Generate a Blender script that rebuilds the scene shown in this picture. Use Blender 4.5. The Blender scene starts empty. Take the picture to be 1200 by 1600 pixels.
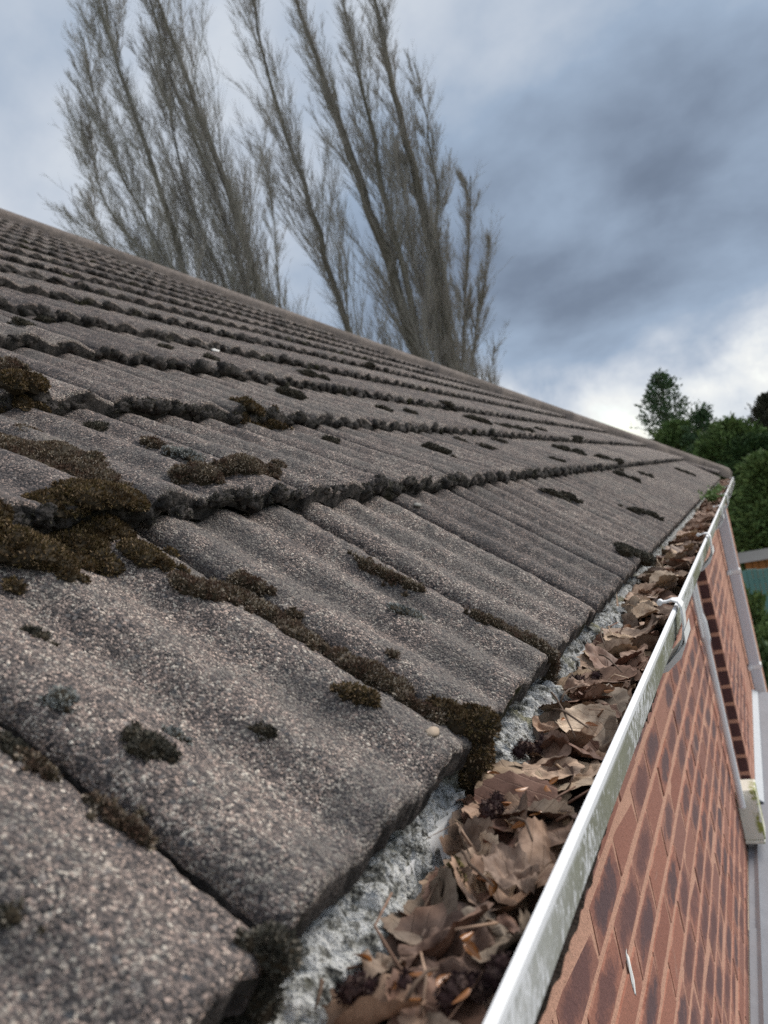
import bpy, bmesh, math, random
import numpy as np
from mathutils import Vector, Matrix, noise

random.seed(7); rng = np.random.default_rng(7)
S = bpy.context.scene
COL = S.collection

# ------------------------------------------------------------------ camera
H = 5.0                                             # camera height over the garden
F = 1233.86                                         # focal length in photo pixels (photo 1200 x 1600)
E_AX = Vector((0.8866737, 0.1968710, -0.4183916))   # world X in camera (right, up, forward)
D_AX = Vector((0.4135639, 0.0670686, 0.9080015))    # world Y
U_AX = Vector((-0.2068201, 0.9781327, 0.0219507))   # world Z
CAM = Vector((0, 0, H))
cd = bpy.data.cameras.new('camera'); cam = bpy.data.objects.new('camera', cd); COL.objects.link(cam)
cd.sensor_fit = 'VERTICAL'; cd.sensor_height = 36.0; cd.sensor_width = 27.0
cd.lens = F / 1600 * 36.0
cd.clip_start = 0.02; cd.clip_end = 3000
rt = Vector((E_AX[0], D_AX[0], U_AX[0])); up = Vector((E_AX[1], D_AX[1], U_AX[1])); fw = Vector((E_AX[2], D_AX[2], U_AX[2]))
M = Matrix((rt, up, -fw)).transposed().to_4x4(); M.translation = CAM
cam.matrix_world = M
cd.dof.use_dof = True; cd.dof.focus_distance = 0.92; cd.dof.aperture_fstop = 8.6; cd.dof.aperture_blades = 0
S.camera = cam

def ray(px, py):
    c = Vector(((px - 600) / F, (800 - py) / F, 1.0))
    return Vector((c.dot(E_AX), c.dot(D_AX), c.dot(U_AX)))
def at(px, py, Y):                                   # point seen at a pixel, at distance Y along the eaves
    r = ray(px, py); return CAM + r * (Y / r.y)

# ------------------------------------------------------------------ world, sun, exposure
SUN_EL, SUN_AZ = math.radians(33), math.radians(33)   # azimuth from +Y (along the eaves) towards +X
w = bpy.data.worlds.new('World'); S.world = w; w.use_nodes = True
nt = w.node_tree; N = nt.nodes; Lk = nt.links; N.clear()
def nn(tree, t, **k):
    n = tree.nodes.new(t)
    for a, b in k.items(): setattr(n, a, b)
    return n
def vec_in(tree, node, i, v):
    if hasattr(v, 'links') or hasattr(v, 'is_linked'): tree.links.new(v, node.inputs[i])
    else: node.inputs[i].default_value = v
def mth(tree, op, a, b=0.0, c=None, clamp=False):
    n = nn(tree, 'ShaderNodeMath', operation=op); n.use_clamp = clamp
    vec_in(tree, n, 0, a); vec_in(tree, n, 1, b)
    if c is not None: vec_in(tree, n, 2, c)
    return n.outputs[0]
def mixc(tree, f, a, b, bt='MIX'):
    n = nn(tree, 'ShaderNodeMix', data_type='RGBA', blend_type=bt)
    vec_in(tree, n, 0, f); vec_in(tree, n, 6, a); vec_in(tree, n, 7, b)
    return n.outputs[2]
def ramp(tree, f, stops, interp='LINEAR'):
    n = nn(tree, 'ShaderNodeValToRGB'); cr = n.color_ramp; cr.interpolation = interp
    while len(cr.elements) < len(stops): cr.elements.new(0.5)
    for e, (p, c) in zip(cr.elements, stops):
        e.position = p; e.color = c if len(c) == 4 else (*c, 1)
    vec_in(tree, n, 0, f); return n.outputs[0]
def smooth(tree, x, lo, hi):
    n = nn(tree, 'ShaderNodeMapRange', interpolation_type='SMOOTHSTEP')
    vec_in(tree, n, 0, x); n.inputs[1].default_value = lo; n.inputs[2].default_value = hi
    return n.outputs[0]
def noi(tree, vec, scale, detail=4.0, rough=0.5, dist=0.0, out=0):
    n = nn(tree, 'ShaderNodeTexNoise'); tree.links.new(vec, n.inputs['Vector'])
    n.inputs['Scale'].default_value = scale; n.inputs['Detail'].default_value = detail
    n.inputs['Roughness'].default_value = rough; n.inputs['Distortion'].default_value = dist
    return n.outputs[out]

tc = nn(nt, 'ShaderNodeTexCoord'); gen = tc.outputs['Generated']
sky = nn(nt, 'ShaderNodeTexSky', sky_type='NISHITA', sun_disc=False)
sky.sun_elevation = SUN_EL; sky.sun_rotation = SUN_AZ
sp = nn(nt, 'ShaderNodeSeparateXYZ'); Lk.new(gen, sp.inputs[0])
zz = mth(nt, 'ADD', mth(nt, 'MAXIMUM', sp.outputs[2], 0.0), 0.45)
cb = nn(nt, 'ShaderNodeCombineXYZ')
Lk.new(mth(nt, 'DIVIDE', sp.outputs[0], zz), cb.inputs[0]); Lk.new(mth(nt, 'DIVIDE', sp.outputs[1], zz), cb.inputs[1])
mp = nn(nt, 'ShaderNodeMapping'); Lk.new(cb.outputs[0], mp.inputs[0])
mp.inputs['Location'].default_value = (3.1, 1.7, 0.0); mp.inputs['Rotation'].default_value = (0, 0, 0.3); mp.inputs['Scale'].default_value = (1.0, 1.1, 1)
cv = mp.outputs[0]
n1 = noi(nt, cv, 1.5, 3, 0.45, 0.0); n2 = noi(nt, cv, 4.0, 7, 0.52, 0.12)
n3 = noi(nt, gen, 8.0, 6, 0.58, 0.2)
el = sp.outputs[2]
azd = nn(nt, 'ShaderNodeVectorMath', operation='DOT_PRODUCT'); Lk.new(gen, azd.inputs[0]); azd.inputs[1].default_value = (0.80, 0.60, 0.0)
side = smooth(nt, mth(nt, 'MULTIPLY_ADD', n1, 0.35, mth(nt, 'SUBTRACT', azd.outputs['Value'], 0.175)), 0.02, 0.62)     # the thick bank of cloud fills one half of the sky
# cloud thickness 0 thin and bright .. 1 thick and dark
th = mth(nt, 'MULTIPLY_ADD', side, 0.22, mth(nt, 'MULTIPLY_ADD', n1, 0.55, mth(nt, 'MULTIPLY_ADD', n2, 0.66, -0.305)))
bank = mth(nt, 'MULTIPLY', smooth(nt, el, 0.13, 0.24), smooth(nt, el, 0.52, 0.30))
th = mth(nt, 'ADD', th, mth(nt, 'MULTIPLY', mth(nt, 'MULTIPLY', bank, side), 0.24))
low = smooth(nt, mth(nt, 'MULTIPLY_ADD', n3, 0.16, el), 0.25, 0.14)                            # thin broken cloud near the horizon
th = mth(nt, 'SUBTRACT', th, mth(nt, 'MULTIPLY', low, 0.46))
th = mth(nt, 'ADD', th, mth(nt, 'MULTIPLY', mth(nt, 'MULTIPLY_ADD', n3, 1.0, -0.5), mth(nt, 'MULTIPLY_ADD', low, 0.8, 0.18)))
ccol = ramp(nt, th, [(0.0, (5.6, 5.7, 5.65)), (0.16, (4.75, 5.0, 5.25)), (0.34, (3.525, 3.901, 4.465)), (0.55, (2.143, 2.707, 3.534)), (0.8, (1.25, 1.579, 2.143)), (1.0, (0.822, 1.053, 1.466))])
cov = smooth(nt, th, -0.35, 0.05)
skc = mixc(nt, cov, sky.outputs[0], ccol)
bg = nn(nt, 'ShaderNodeBackground'); Lk.new(skc, bg.inputs[0]); bg.inputs[1].default_value = 0.1
wo = nn(nt, 'ShaderNodeOutputWorld'); Lk.new(bg.outputs[0], wo.inputs[0])

sl = bpy.data.lights.new('sun', 'SUN'); sl.energy = 2.4; sl.angle = math.radians(34); sl.color = (1.0, 0.94, 0.86)
so = bpy.data.objects.new('sun', sl); COL.objects.link(so)
sd = Vector((math.sin(SUN_AZ) * math.cos(SUN_EL), math.cos(SUN_AZ) * math.cos(SUN_EL), math.sin(SUN_EL)))
so.rotation_euler = sd.to_track_quat('Z', 'Y').to_euler(); so.location = (6, -4, 14)
vs = S.view_settings; vs.view_transform = 'Standard'; vs.look = 'None'; vs.gamma = 1; vs.exposure = 0.68; vs.use_curve_mapping = False
S.cycles.use_denoising = False
S.cycles.max_bounces = 5; S.cycles.diffuse_bounces = 3; S.cycles.glossy_bounces = 2; S.cycles.transparent_max_bounces = 4

# ------------------------------------------------------------------ helpers
WM = {}
def mk(name, verts, faces, mats, smooth_=False, mi=None, uv=None):
    me = bpy.data.meshes.new(name); me.from_pydata([tuple(v) for v in verts], [], [tuple(f) for f in faces])
    for m in (mats if isinstance(mats, (list, tuple)) else [mats]): me.materials.append(m)
    if mi is not None: me.polygons.foreach_set('material_index', np.asarray(mi, dtype=np.int32))
    if smooth_: me.polygons.foreach_set('use_smooth', np.ones(len(me.polygons), dtype=bool))
    if uv is not None:
        l = me.uv_layers.new(name='UVMap'); vi = np.empty(len(me.loops), dtype=np.int32); me.loops.foreach_get('vertex_index', vi)
        l.data.foreach_set('uv', np.asarray(uv, dtype=np.float32)[vi].ravel())
    me.update(); return me
def mk_np(name, V, T, mats, smooth_=False):           # triangles, numpy
    me = bpy.data.meshes.new(name); V = np.asarray(V, dtype=np.float32); T = np.asarray(T, dtype=np.int32)
    me.vertices.add(len(V)); me.vertices.foreach_set('co', V.ravel())
    me.loops.add(T.size); me.loops.foreach_set('vertex_index', T.ravel())
    me.polygons.add(len(T)); me.polygons.foreach_set('loop_start', np.arange(0, T.size, 3, dtype=np.int32))
    me.polygons.foreach_set('use_smooth', np.full(len(T), smooth_, dtype=bool))
    for m in (mats if isinstance(mats, (list, tuple)) else [mats]): me.materials.append(m)
    me.update(calc_edges=True); me.validate(); return me
def obj(name, mesh, parent=None, world=None):
    o = bpy.data.objects.new(name, mesh); COL.objects.link(o)
    wm = world if world is not None else Matrix.Identity(4)
    if parent is not None:
        o.parent = parent; o.matrix_basis = WM[parent.name].inverted() @ wm
    else: o.matrix_basis = wm
    WM[o.name] = wm
    return o
def tag(o, label=None, cat=None, group=None, kind=None):
    if label: o['label'] = label
    if cat: o['category'] = cat
    if group: o['group'] = group
    if kind: o['kind'] = kind
    return o
def empty(name, loc, label, cat, group=None):
    o = obj(name, None, None, Matrix.Translation(Vector(loc))); o.empty_display_size = 0.1
    return tag(o, label, cat, group)
def join(parts):                                      # [(V, F)] -> one
    V, Fc = [], []
    for v, f in parts:
        b = len(V); V += list(v); Fc += [tuple(i + b for i in q) for q in f]
    return V, Fc
def box(x0, x1, y0, y1, z0, z1):
    v = [(x, y, z) for x in (x0, x1) for y in (y0, y1) for z in (z0, z1)]
    return v, [(0, 1, 3, 2), (4, 6, 7, 5), (0, 4, 5, 1), (2, 3, 7, 6), (0, 2, 6, 4), (1, 5, 7, 3)]
def bevel_box(sx, sy, sz, b=0.004, jit=0.0, seed=0):
    bm = bmesh.new(); bmesh.ops.create_cube(bm, size=1)
    for v in bm.verts: v.co = Vector((v.co.x * sx, v.co.y * sy, v.co.z * sz))
    bmesh.ops.bevel(bm, geom=bm.edges[:], offset=b, segments=1, affect='EDGES')
    r = random.Random(seed)
    for v in bm.verts: v.co += Vector((r.uniform(-jit, jit), r.uniform(-jit, jit), r.uniform(-jit, jit)))
    V = [v.co.copy() for v in bm.verts]; Fc = [[v.index for v in f.verts] for f in bm.faces]; bm.free(); return V, Fc
def extrude_y(prof, ys, closed=False):
    V = [(x, y, z) for y in ys for (x, z) in prof]; n = len(prof); Fc = []
    for i in range(len(ys) - 1):
        for j in range(n if closed else n - 1):
            k = (j + 1) % n; Fc.append((i * n + j, i * n + k, (i + 1) * n + k, (i + 1) * n + j))
    if closed: Fc += [tuple(range(n)), tuple(range((len(ys) - 1) * n, len(ys) * n))[::-1]]
    return V, Fc
def tube(pts, radii, sides=8, caps=True):
    pts = [Vector(p) for p in pts]; V, Fc = [], []
    if not hasattr(radii, '__len__'): radii = [radii] * len(pts)
    t0 = (pts[1] - pts[0]).normalized(); a = t0.orthogonal().normalized()
    for i, p in enumerate(pts):
        t = (pts[min(i + 1, len(pts) - 1)] - pts[max(i - 1, 0)]).normalized()
        a = (a - t * a.dot(t)).normalized(); b = t.cross(a)
        for k in range(sides):
            q = 2 * math.pi * k / sides; V.append(p + (a * math.cos(q) + b * math.sin(q)) * radii[i])
    for i in range(len(pts) - 1):
        for k in range(sides):
            k2 = (k + 1) % sides; Fc.append((i * sides + k, i * sides + k2, (i + 1) * sides + k2, (i + 1) * sides + k))
    if caps: Fc += [tuple(range(sides))[::-1], tuple(range((len(pts) - 1) * sides, len(pts) * sides))]
    return V, Fc
def tubes_np(P, R, sides=3):                          # P (m, n, 3) paths, R (m, n) radii -> V, T
    m, n, _ = P.shape
    t = np.gradient(P, axis=1); t /= np.linalg.norm(t, axis=2, keepdims=True) + 1e-9
    ref = np.where(np.abs(t[..., :1]) < 0.8, np.array([1., 0, 0]), np.array([0, 1., 0]))
    a = np.cross(t, ref); a /= np.linalg.norm(a, axis=2, keepdims=True) + 1e-9; b = np.cross(t, a)
    an = np.arange(sides) * 2 * math.pi / sides
    V = P[:, :, None, :] + R[:, :, None, None] * (a[:, :, None, :] * np.cos(an)[None, None, :, None] + b[:, :, None, :] * np.sin(an)[None, None, :, None])
    idx = np.arange(m * n * sides).reshape(m, n, sides); nx = np.roll(idx, -1, axis=2)
    q0, q1, q2, q3 = idx[:, :-1], nx[:, :-1], nx[:, 1:], idx[:, 1:]
    T = np.concatenate([np.stack([q0, q1, q2], -1).reshape(-1, 3), np.stack([q0, q2, q3], -1).reshape(-1, 3)])
    return V.reshape(-1, 3), T
def fbm(p, sc, o=3): return noise.fractal(Vector(p) * sc, 1.0, 2.0, o)

# ------------------------------------------------------------------ materials
def new_mat(name):
    m = bpy.data.materials.new(name); m.use_nodes = True; t = m.node_tree
    b = t.nodes['Principled BSDF']; return m, t, b
def bump(t, b, h, strength=0.5, dist=0.002):
    n = nn(t, 'ShaderNodeBump'); n.inputs['Strength'].default_value = strength; n.inputs['Distance'].default_value = dist
    t.links.new(h, n.inputs['Height']); t.links.new(n.outputs[0], b.inputs['Normal']); return n
def setc(t, b, c): t.links.new(c, b.inputs['Base Color'])
def wpos(t): return nn(t, 'ShaderNodeNewGeometry').outputs['Position']
def island(t): return nn(t, 'ShaderNodeNewGeometry').outputs['Random Per Island']
def orand(t): return nn(t, 'ShaderNodeObjectInfo').outputs['Random']
def simple(name, col, rough=0.8, var=0.25, sc=20.0, bmp=0.0, bdist=0.003, spec=0.3):
    m, t, b = new_mat(name); p = wpos(t)
    n = noi(t, p, sc, 5, 0.6)
    setc(t, b, mixc(t, n, tuple(c * (1 - var) for c in col) + (1,), tuple(min(1, c * (1 + var)) for c in col) + (1,)))
    b.inputs['Roughness'].default_value = rough; b.inputs['Specular IOR Level'].default_value = spec
    if bmp: bump(t, b, noi(t, p, sc * 3, 4, 0.6), bmp, bdist)
    return m
def voro(t, vec, scale, rnd=1.0, feat='F1'):
    n = nn(t, 'ShaderNodeTexVoronoi', feature=feat); t.links.new(vec, n.inputs['Vector'])
    n.inputs['Scale'].default_value = scale; n.inputs['Randomness'].default_value = rnd; return n

def tile_mat():
    m, t, b = new_mat('weathered_concrete'); p = wpos(t)
    warp = nn(t, 'ShaderNodeVectorMath', operation='ADD'); t.links.new(p, warp.inputs[0])
    wn = nn(t, 'ShaderNodeTexNoise'); t.links.new(p, wn.inputs['Vector']); wn.inputs['Scale'].default_value = 420
    sc_ = nn(t, 'ShaderNodeVectorMath', operation='SCALE'); t.links.new(wn.outputs['Color'], sc_.inputs[0]); sc_.inputs['Scale'].default_value = 0.0022
    t.links.new(sc_.outputs[0], warp.inputs[1]); pw = warp.outputs[0]
    v1 = voro(t, pw, 500); v2 = voro(t, pw, 900); v3 = voro(t, pw, 190)
    s1 = nn(t, 'ShaderNodeSeparateColor'); t.links.new(v1.outputs['Color'], s1.inputs[0])
    s2 = nn(t, 'ShaderNodeSeparateColor'); t.links.new(v2.outputs['Color'], s2.inputs[0])
    s3 = nn(t, 'ShaderNodeSeparateColor'); t.links.new(v3.outputs['Color'], s3.inputs[0])
    big = noi(t, p, 5.0, 4, 0.6, 0.4); mid = noi(t, p, 26.0, 5, 0.65, 0.3); fine = noi(t, p, 140.0, 3, 0.6)
    expo = mth(t, 'ADD', mth(t, 'MULTIPLY_ADD', big, 0.85, -0.42), mth(t, 'MULTIPLY_ADD', mid, 1.1, -0.54))   # how far the grains lie bare
    expo = mth(t, 'ADD', expo, mth(t, 'MULTIPLY_ADD', orand(t), 0.16, -0.08))
    g1 = mth(t, 'ADD', s1.outputs[0], expo); g2 = mth(t, 'ADD', s2.outputs[0], expo)
    gr = [(0.0, (0.037, 0.0356, 0.0396)), (0.3, (0.0845, 0.0752, 0.0739)), (0.56, (0.165, 0.1373, 0.128)), (0.74, (0.2904, 0.227, 0.2006)), (0.88, (0.6204, 0.4686, 0.396)), (1.0, (0.85, 0.7656, 0.66))]
    c1 = ramp(t, g1, gr); c2 = ramp(t, g2, gr)
    c = mixc(t, smooth(t, fine, 0.42, 0.58), c1, c2)
    peb = mth(t, 'GREATER_THAN', s3.outputs[0], 0.86)                                            # scattered larger pebbles, slate grey or pale
    pc = mixc(t, s3.outputs[1], (0.07, 0.075, 0.085, 1), (0.40, 0.35, 0.32, 1))
    c = mixc(t, mth(t, 'MULTIPLY', peb, smooth(t, v3.outputs['Distance'], 0.42, 0.32)), c, pc)
    alg = smooth(t, mth(t, 'ADD', mth(t, 'MULTIPLY', mid, 0.6), mth(t, 'MULTIPLY', big, 0.55)), 0.53, 0.68)       # black algae film
    c = mixc(t, mth(t, 'MULTIPLY', alg, 0.72), c, (0.058, 0.056, 0.060, 1))
    vl = voro(t, p, 7.5); sl_ = nn(t, 'ShaderNodeSeparateColor'); t.links.new(vl.outputs['Color'], sl_.inputs[0])
    spot = mth(t, 'MULTIPLY', mth(t, 'GREATER_THAN', sl_.outputs[0], 0.80), smooth(t, mth(t, 'ADD', vl.outputs['Distance'], mth(t, 'MULTIPLY_ADD', fine, 0.3, mth(t, 'MULTIPLY', mid, 0.35))), 0.50, 0.36))
    c = mixc(t, mth(t, 'MULTIPLY', spot, 0.55), c, mixc(t, sl_.outputs[1], (0.30, 0.29, 0.26, 1), (0.36, 0.31, 0.25, 1)))   # crusts of pale lichen
    setc(t, b, c); b.inputs['Roughness'].default_value = 0.86; b.inputs['Specular IOR Level'].default_value = 0.35
    h = mth(t, 'ADD', mth(t, 'MULTIPLY', v1.outputs['Distance'], -0.8), mth(t, 'ADD', mth(t, 'MULTIPLY', fine, 1.2), mth(t, 'MULTIPLY', s2.outputs[0], 0.5)))
    bump(t, b, h, 1.0, 0.0030); return m
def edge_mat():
    m, t, b = new_mat('mossy_shaded_edge'); p = wpos(t)  # dark moss and algae, with the shade of the tile fronts in the colour too
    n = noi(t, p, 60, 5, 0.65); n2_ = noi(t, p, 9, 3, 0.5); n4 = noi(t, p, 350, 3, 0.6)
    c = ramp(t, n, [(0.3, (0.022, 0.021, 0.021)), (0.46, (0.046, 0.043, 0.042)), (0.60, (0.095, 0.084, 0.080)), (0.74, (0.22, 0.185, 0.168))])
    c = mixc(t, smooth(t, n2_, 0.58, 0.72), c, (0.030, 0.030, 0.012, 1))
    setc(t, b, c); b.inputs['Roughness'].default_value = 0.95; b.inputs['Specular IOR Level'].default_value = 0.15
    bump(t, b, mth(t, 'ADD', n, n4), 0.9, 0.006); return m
def moss_mat(name, cols, dark):
    m, t, b = new_mat(name); p = wpos(t); r = island(t)
    a = ramp(t, r, [(i / (len(cols) - 1), c) for i, c in enumerate(cols)])
    n = noi(t, p, 45, 4, 0.6)
    setc(t, b, mixc(t, smooth(t, n, 0.42, 0.66), a, dark + (1,)))
    b.inputs['Roughness'].default_value = 0.9; b.inputs['Specular IOR Level'].default_value = 0.2; return m
TILE = tile_mat(); EDGE = edge_mat()
MOSS_BROWN = moss_mat('brown_moss', [(0.062, 0.0386, 0.0269), (0.1351, 0.0891, 0.0599), (0.1694, 0.1318, 0.0817), (0.2357, 0.1856, 0.1355), (0.4601, 0.3933, 0.3181), (0.4, 0.34, 0.27)], (0.1237, 0.0753, 0.0528))
MOSS_GREEN = moss_mat('olive_moss', [(0.0421, 0.0323, 0.014), (0.1054, 0.0762, 0.0305), (0.1547, 0.1131, 0.0458), (0.2109, 0.1385, 0.07), (0.351, 0.255, 0.165), (0.0563, 0.0393, 0.0178)], (0.0774, 0.0486, 0.0229))
MOSS_DARK = moss_mat('dark_moss', [(0.027, 0.027, 0.0195), (0.06, 0.057, 0.045), (0.0975, 0.09, 0.069), (0.15, 0.135, 0.105), (0.255, 0.225, 0.1875), (0.045, 0.042, 0.03)], (0.048, 0.045, 0.0345))
LICHEN = moss_mat('grey_lichen', [(0.116, 0.1232, 0.1232), (0.232, 0.2392, 0.232), (0.3625, 0.3625, 0.3335), (0.493, 0.493, 0.464), (0.6525, 0.6525, 0.609)], (0.087, 0.0943, 0.0943))
MOSS_BASE = simple('moss_bed', (0.035, 0.026, 0.015), 0.95, 0.4, 120)
UNDER = simple('roofing_felt', (0.012, 0.011, 0.011), 0.95, 0.3, 40)

# ------------------------------------------------------------------ ground
def grass_mat():
    m, t, b = new_mat('lawn'); p = wpos(t)
    n = noi(t, p, 0.5, 6, 0.6); n_ = noi(t, p, 14, 4, 0.6)
    setc(t, b, mixc(t, n_, mixc(t, n, (0.035, 0.06, 0.016, 1), (0.075, 0.10, 0.03, 1)), (0.05, 0.07, 0.02, 1)))
    b.inputs['Roughness'].default_value = 0.95; bump(t, b, n_, 0.6, 0.05); return m
g_ = obj('ground', mk('ground', [(-900, -900, 0), (900, -900, 0), (900, 1600, 0), (-900, 1600, 0)], [(0, 1, 2, 3)], grass_mat())); tag(g_, kind='structure')

# ------------------------------------------------------------------ the house: roof
PITCH = math.radians(34.75); CP, SP = math.cos(PITCH), math.sin(PITCH)
XE, ZE, DZ = -0.2477, -0.1891 + H, 0.0562
TW, G, Y1, LEN = 0.300, 0.3488, 0.3143, 8.7            # tile cover width, gauge, first side joint, eaves length to the hip
T, A = 0.027, 0.0145                                     # tile thickness, height of a roll
STEP = T + 0.002; B0 = -(T + A) / 2; DROP = 0.046
O_R = Vector((XE, 0, ZE + DZ)); AU = Vector((0, 1, 0)); AS = Vector((-CP, 0, SP)); AN = Vector((SP, 0, CP))
NROW = 17
def roll(u):
    p = (3 * u / TW + 0.06) % 1.0                       # steep flank towards the camera, long fall behind
    q = 0.5 - 0.5 * math.cos(math.pi * p / 0.36) if p < 0.36 else 0.5 + 0.5 * math.cos(math.pi * (p - 0.36) / 0.64)
    return A * q ** 0.85
EAVE = 0.032                                           # the eaves course reaches further down the slope
def top_n(y, s):
    if s < -EAVE - 0.001: return None
    k = max(0, int(math.floor(s / G))); sl = s - k * G
    n = B0 + T - STEP * sl / G + roll((y - Y1) % TW)
    if k == 0: n -= DROP * (1 - sl / G)
    return n
def rp(y, s, n): return O_R + AU * y + AS * s + AN * n
def hit(px, py):                                       # where the sight line through a pixel meets the tiles
    d = ray(px, py).normalized(); t = 0.25
    while t < 14:
        q = CAM + d * t - O_R; s = q.dot(AS); n = q.dot(AN); tn = top_n(q.y, s)
        if tn is not None and n < tn: return q.y, s, tn
        if tn is None and n < -0.25: return q.y, -EAVE, top_n(q.y, -EAVE)
        t += 0.0015 + 0.002 * t
    return None

HB = Vector((-4.6, 3.5, 0))
house = empty('house', HB, 'brick house with mossy ribbed concrete tile roof and white leaf-filled gutter', 'house')
def tile_geo(nu, ns, seed=0, amp=0.0, row0=False, y0=0.0, s0=0.0, gap=0.0022):
    """local (u, s, n): ribbed slab with rounded front and side edges; amp > 0 adds uneven wear"""
    us = [gap, gap + 0.0015, gap + 0.005] + [gap + 0.005 + (TW - 2 * gap - 0.010) * i / nu for i in range(1, nu)] + [TW - gap - 0.005, TW - gap - 0.0015, TW - gap]
    ue = [0.010, 0.0022, 0] + [0] * (nu - 1) + [0, 0.0022, 0.010]
    tot = G + 0.06; e0 = -EAVE if row0 else 0.0
    fs = [e0, e0, e0 + 0.0015, e0 + 0.005] + [e0 + 0.005 + (tot - e0 - 0.005) * (i / ns) ** 1.0 for i in range(1, ns + 1)]
    fe = [T, 0.006, 0.0022, 0.0] + [0] * ns
    V, Fc, mi = [], [], []; n = len(us)
    for j, (s, de) in enumerate(zip(fs, fe)):
        for i, (u, du) in enumerate(zip(us, ue)):
            d = max(de, du) if j > 0 else T
            z = B0 + T - STEP * s / G + roll(u) - d
            if row0: z -= DROP * max(0, 1 - s / G)
            uu, ss = u, s
            if amp:
                q = (y0 + u, s0 + s, seed * 0.37)
                z += amp * (0.5 * fbm(q, 22, 2) + 0.55 * fbm(q, 75, 3) + (0.35 * fbm(q, 260, 2) if amp > 0.0012 else 0))
                if j < 4: ss += 0.0035 * fbm((q[0], 3.3, seed), 60, 3) ; uu += 0.0
                if i < 3 or i > n - 4: uu += 0.0018 * fbm((1.7, q[1], seed), 70, 3)
            V.append((uu, ss, z))
    for j in range(len(fs) - 1):
        for i in range(n - 1):
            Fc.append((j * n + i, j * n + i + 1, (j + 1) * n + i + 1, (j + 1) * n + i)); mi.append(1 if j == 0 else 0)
    # side skirts
    for i0, sg in ((0, 1), (n - 1, -1)):
        b = len(V)
        for j, s in enumerate(fs): x, y, z = V[j * n + i0]; V.append((x, y, z - (T - 0.010) if j else z))
        for j in range(len(fs) - 1):
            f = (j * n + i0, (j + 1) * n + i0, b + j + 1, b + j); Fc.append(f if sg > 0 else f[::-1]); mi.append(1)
    return V, Fc, mi
def tile_world(k, y0): 
    m = Matrix((AU, AS, AN)).transposed().to_4x4(); m.translation = rp(y0, k * G, 0); return m
# underlay sheet, the hip end slope behind and the back slope
RUN = NROW * G * CP; RZ = O_R.z + RUN * math.tan(PITCH)
und = [rp(-1.5, 0.03, -0.075), rp(LEN - 0.03, 0.03, -0.075), rp(LEN - RUN, NROW * G, -0.05), rp(-1.5, NROW * G, -0.05),
       Vector((XE - 2 * RUN, LEN, O_R.z)), Vector((XE - 2 * RUN, -1.5, O_R.z))]
ROOF_SHEET = simple('far_roof_slopes', (0.09, 0.08, 0.075), 0.9, 0.4, 3.0, 0.4, 0.02)
roof = obj('roof', mk('roof', und, [(0, 1, 2, 3), (1, 4, 2), (2, 4, 5, 3)], [UNDER, ROOF_SHEET], mi=[0, 1, 1]), house)
tag(roof, 'ribbed grey concrete tile roof sloping up to a mortared hip')
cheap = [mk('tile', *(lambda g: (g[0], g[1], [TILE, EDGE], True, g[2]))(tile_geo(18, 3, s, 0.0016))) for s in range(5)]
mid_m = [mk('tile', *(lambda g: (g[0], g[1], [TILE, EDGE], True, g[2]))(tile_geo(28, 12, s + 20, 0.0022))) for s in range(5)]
n_tile = 0; rest_parts = []
def clip_hip(V, Fc, mi, k, y0):
    bm = bmesh.new(); vs_ = [bm.verts.new(v) for v in V]
    for f, m_ in zip(Fc, mi):
        try: q = bm.faces.new([vs_[i] for i in f]); q.material_index = m_; q.smooth = True
        except ValueError: pass
    co = Vector((LEN - y0 - k * G * CP, 0, 0)); no = Vector((1, CP, 0)).normalized()
    bmesh.ops.bisect_plane(bm, geom=bm.verts[:] + bm.edges[:] + bm.faces[:], plane_co=co, plane_no=no, clear_outer=True)
    return bm
cells = []
for k in range(NROW):
    jmax = int((LEN - k * G * CP - Y1) / TW) + 1
    xk = XE - (k + 0.5) * G * CP
    for j in range(-6, jmax + 1):
        y0 = Y1 + j * TW
        if y0 > LEN - k * G * CP - 0.02: continue
        vis = (y0 + TW > 0.15) and (-xk) / max(0.05, y0 + TW + 0.15) < 1.35
        cells.append((k, j, y0, vis))
for k, j, y0, vis in cells:
    cut = y0 + TW > LEN - (k + 1.3) * G * CP
    if not vis:
        V, Fc, mi = tile_geo(8, 1); m_ = tile_world(k, y0); rest_parts.append(([m_ @ Vector(v) for v in V], Fc)); continue
    d = math.hypot(y0 + TW / 2, (k + 0.5) * G)
    if cut:
        V, Fc, mi = tile_geo(18, 3, k, 0.0016); bm = clip_hip(V, Fc, mi, k, y0)
        if not bm.faces: bm.free(); continue
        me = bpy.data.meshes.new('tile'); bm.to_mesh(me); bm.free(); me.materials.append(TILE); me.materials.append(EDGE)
    elif (k == 0 and y0 < 1.6) or (k == 1 and y0 < 1.0):
        fine_ = (k == 0 and y0 < 0.9)
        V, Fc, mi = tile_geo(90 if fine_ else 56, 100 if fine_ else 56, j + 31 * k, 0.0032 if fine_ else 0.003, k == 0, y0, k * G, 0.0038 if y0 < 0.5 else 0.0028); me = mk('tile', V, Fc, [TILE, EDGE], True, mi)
    elif k == 0:
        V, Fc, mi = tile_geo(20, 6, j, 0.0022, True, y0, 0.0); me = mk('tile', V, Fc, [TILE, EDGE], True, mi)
    else: me = (mid_m if d < 3.2 else cheap)[(j * 7 + k * 3) % 5]
    wmx = tile_world(k, y0)
    r_ = random.Random(j * 91 + k * 13)
    if k > 0: wmx = wmx @ Matrix.Translation((r_.uniform(-0.0015, 0.0015), r_.uniform(-0.006, 0.004), r_.uniform(0.0, 0.003))) @ Matrix.Rotation(r_.uniform(-0.006, 0.006), 4, 'Z')
    obj('tile', me, roof, wmx); n_tile += 1
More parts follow.
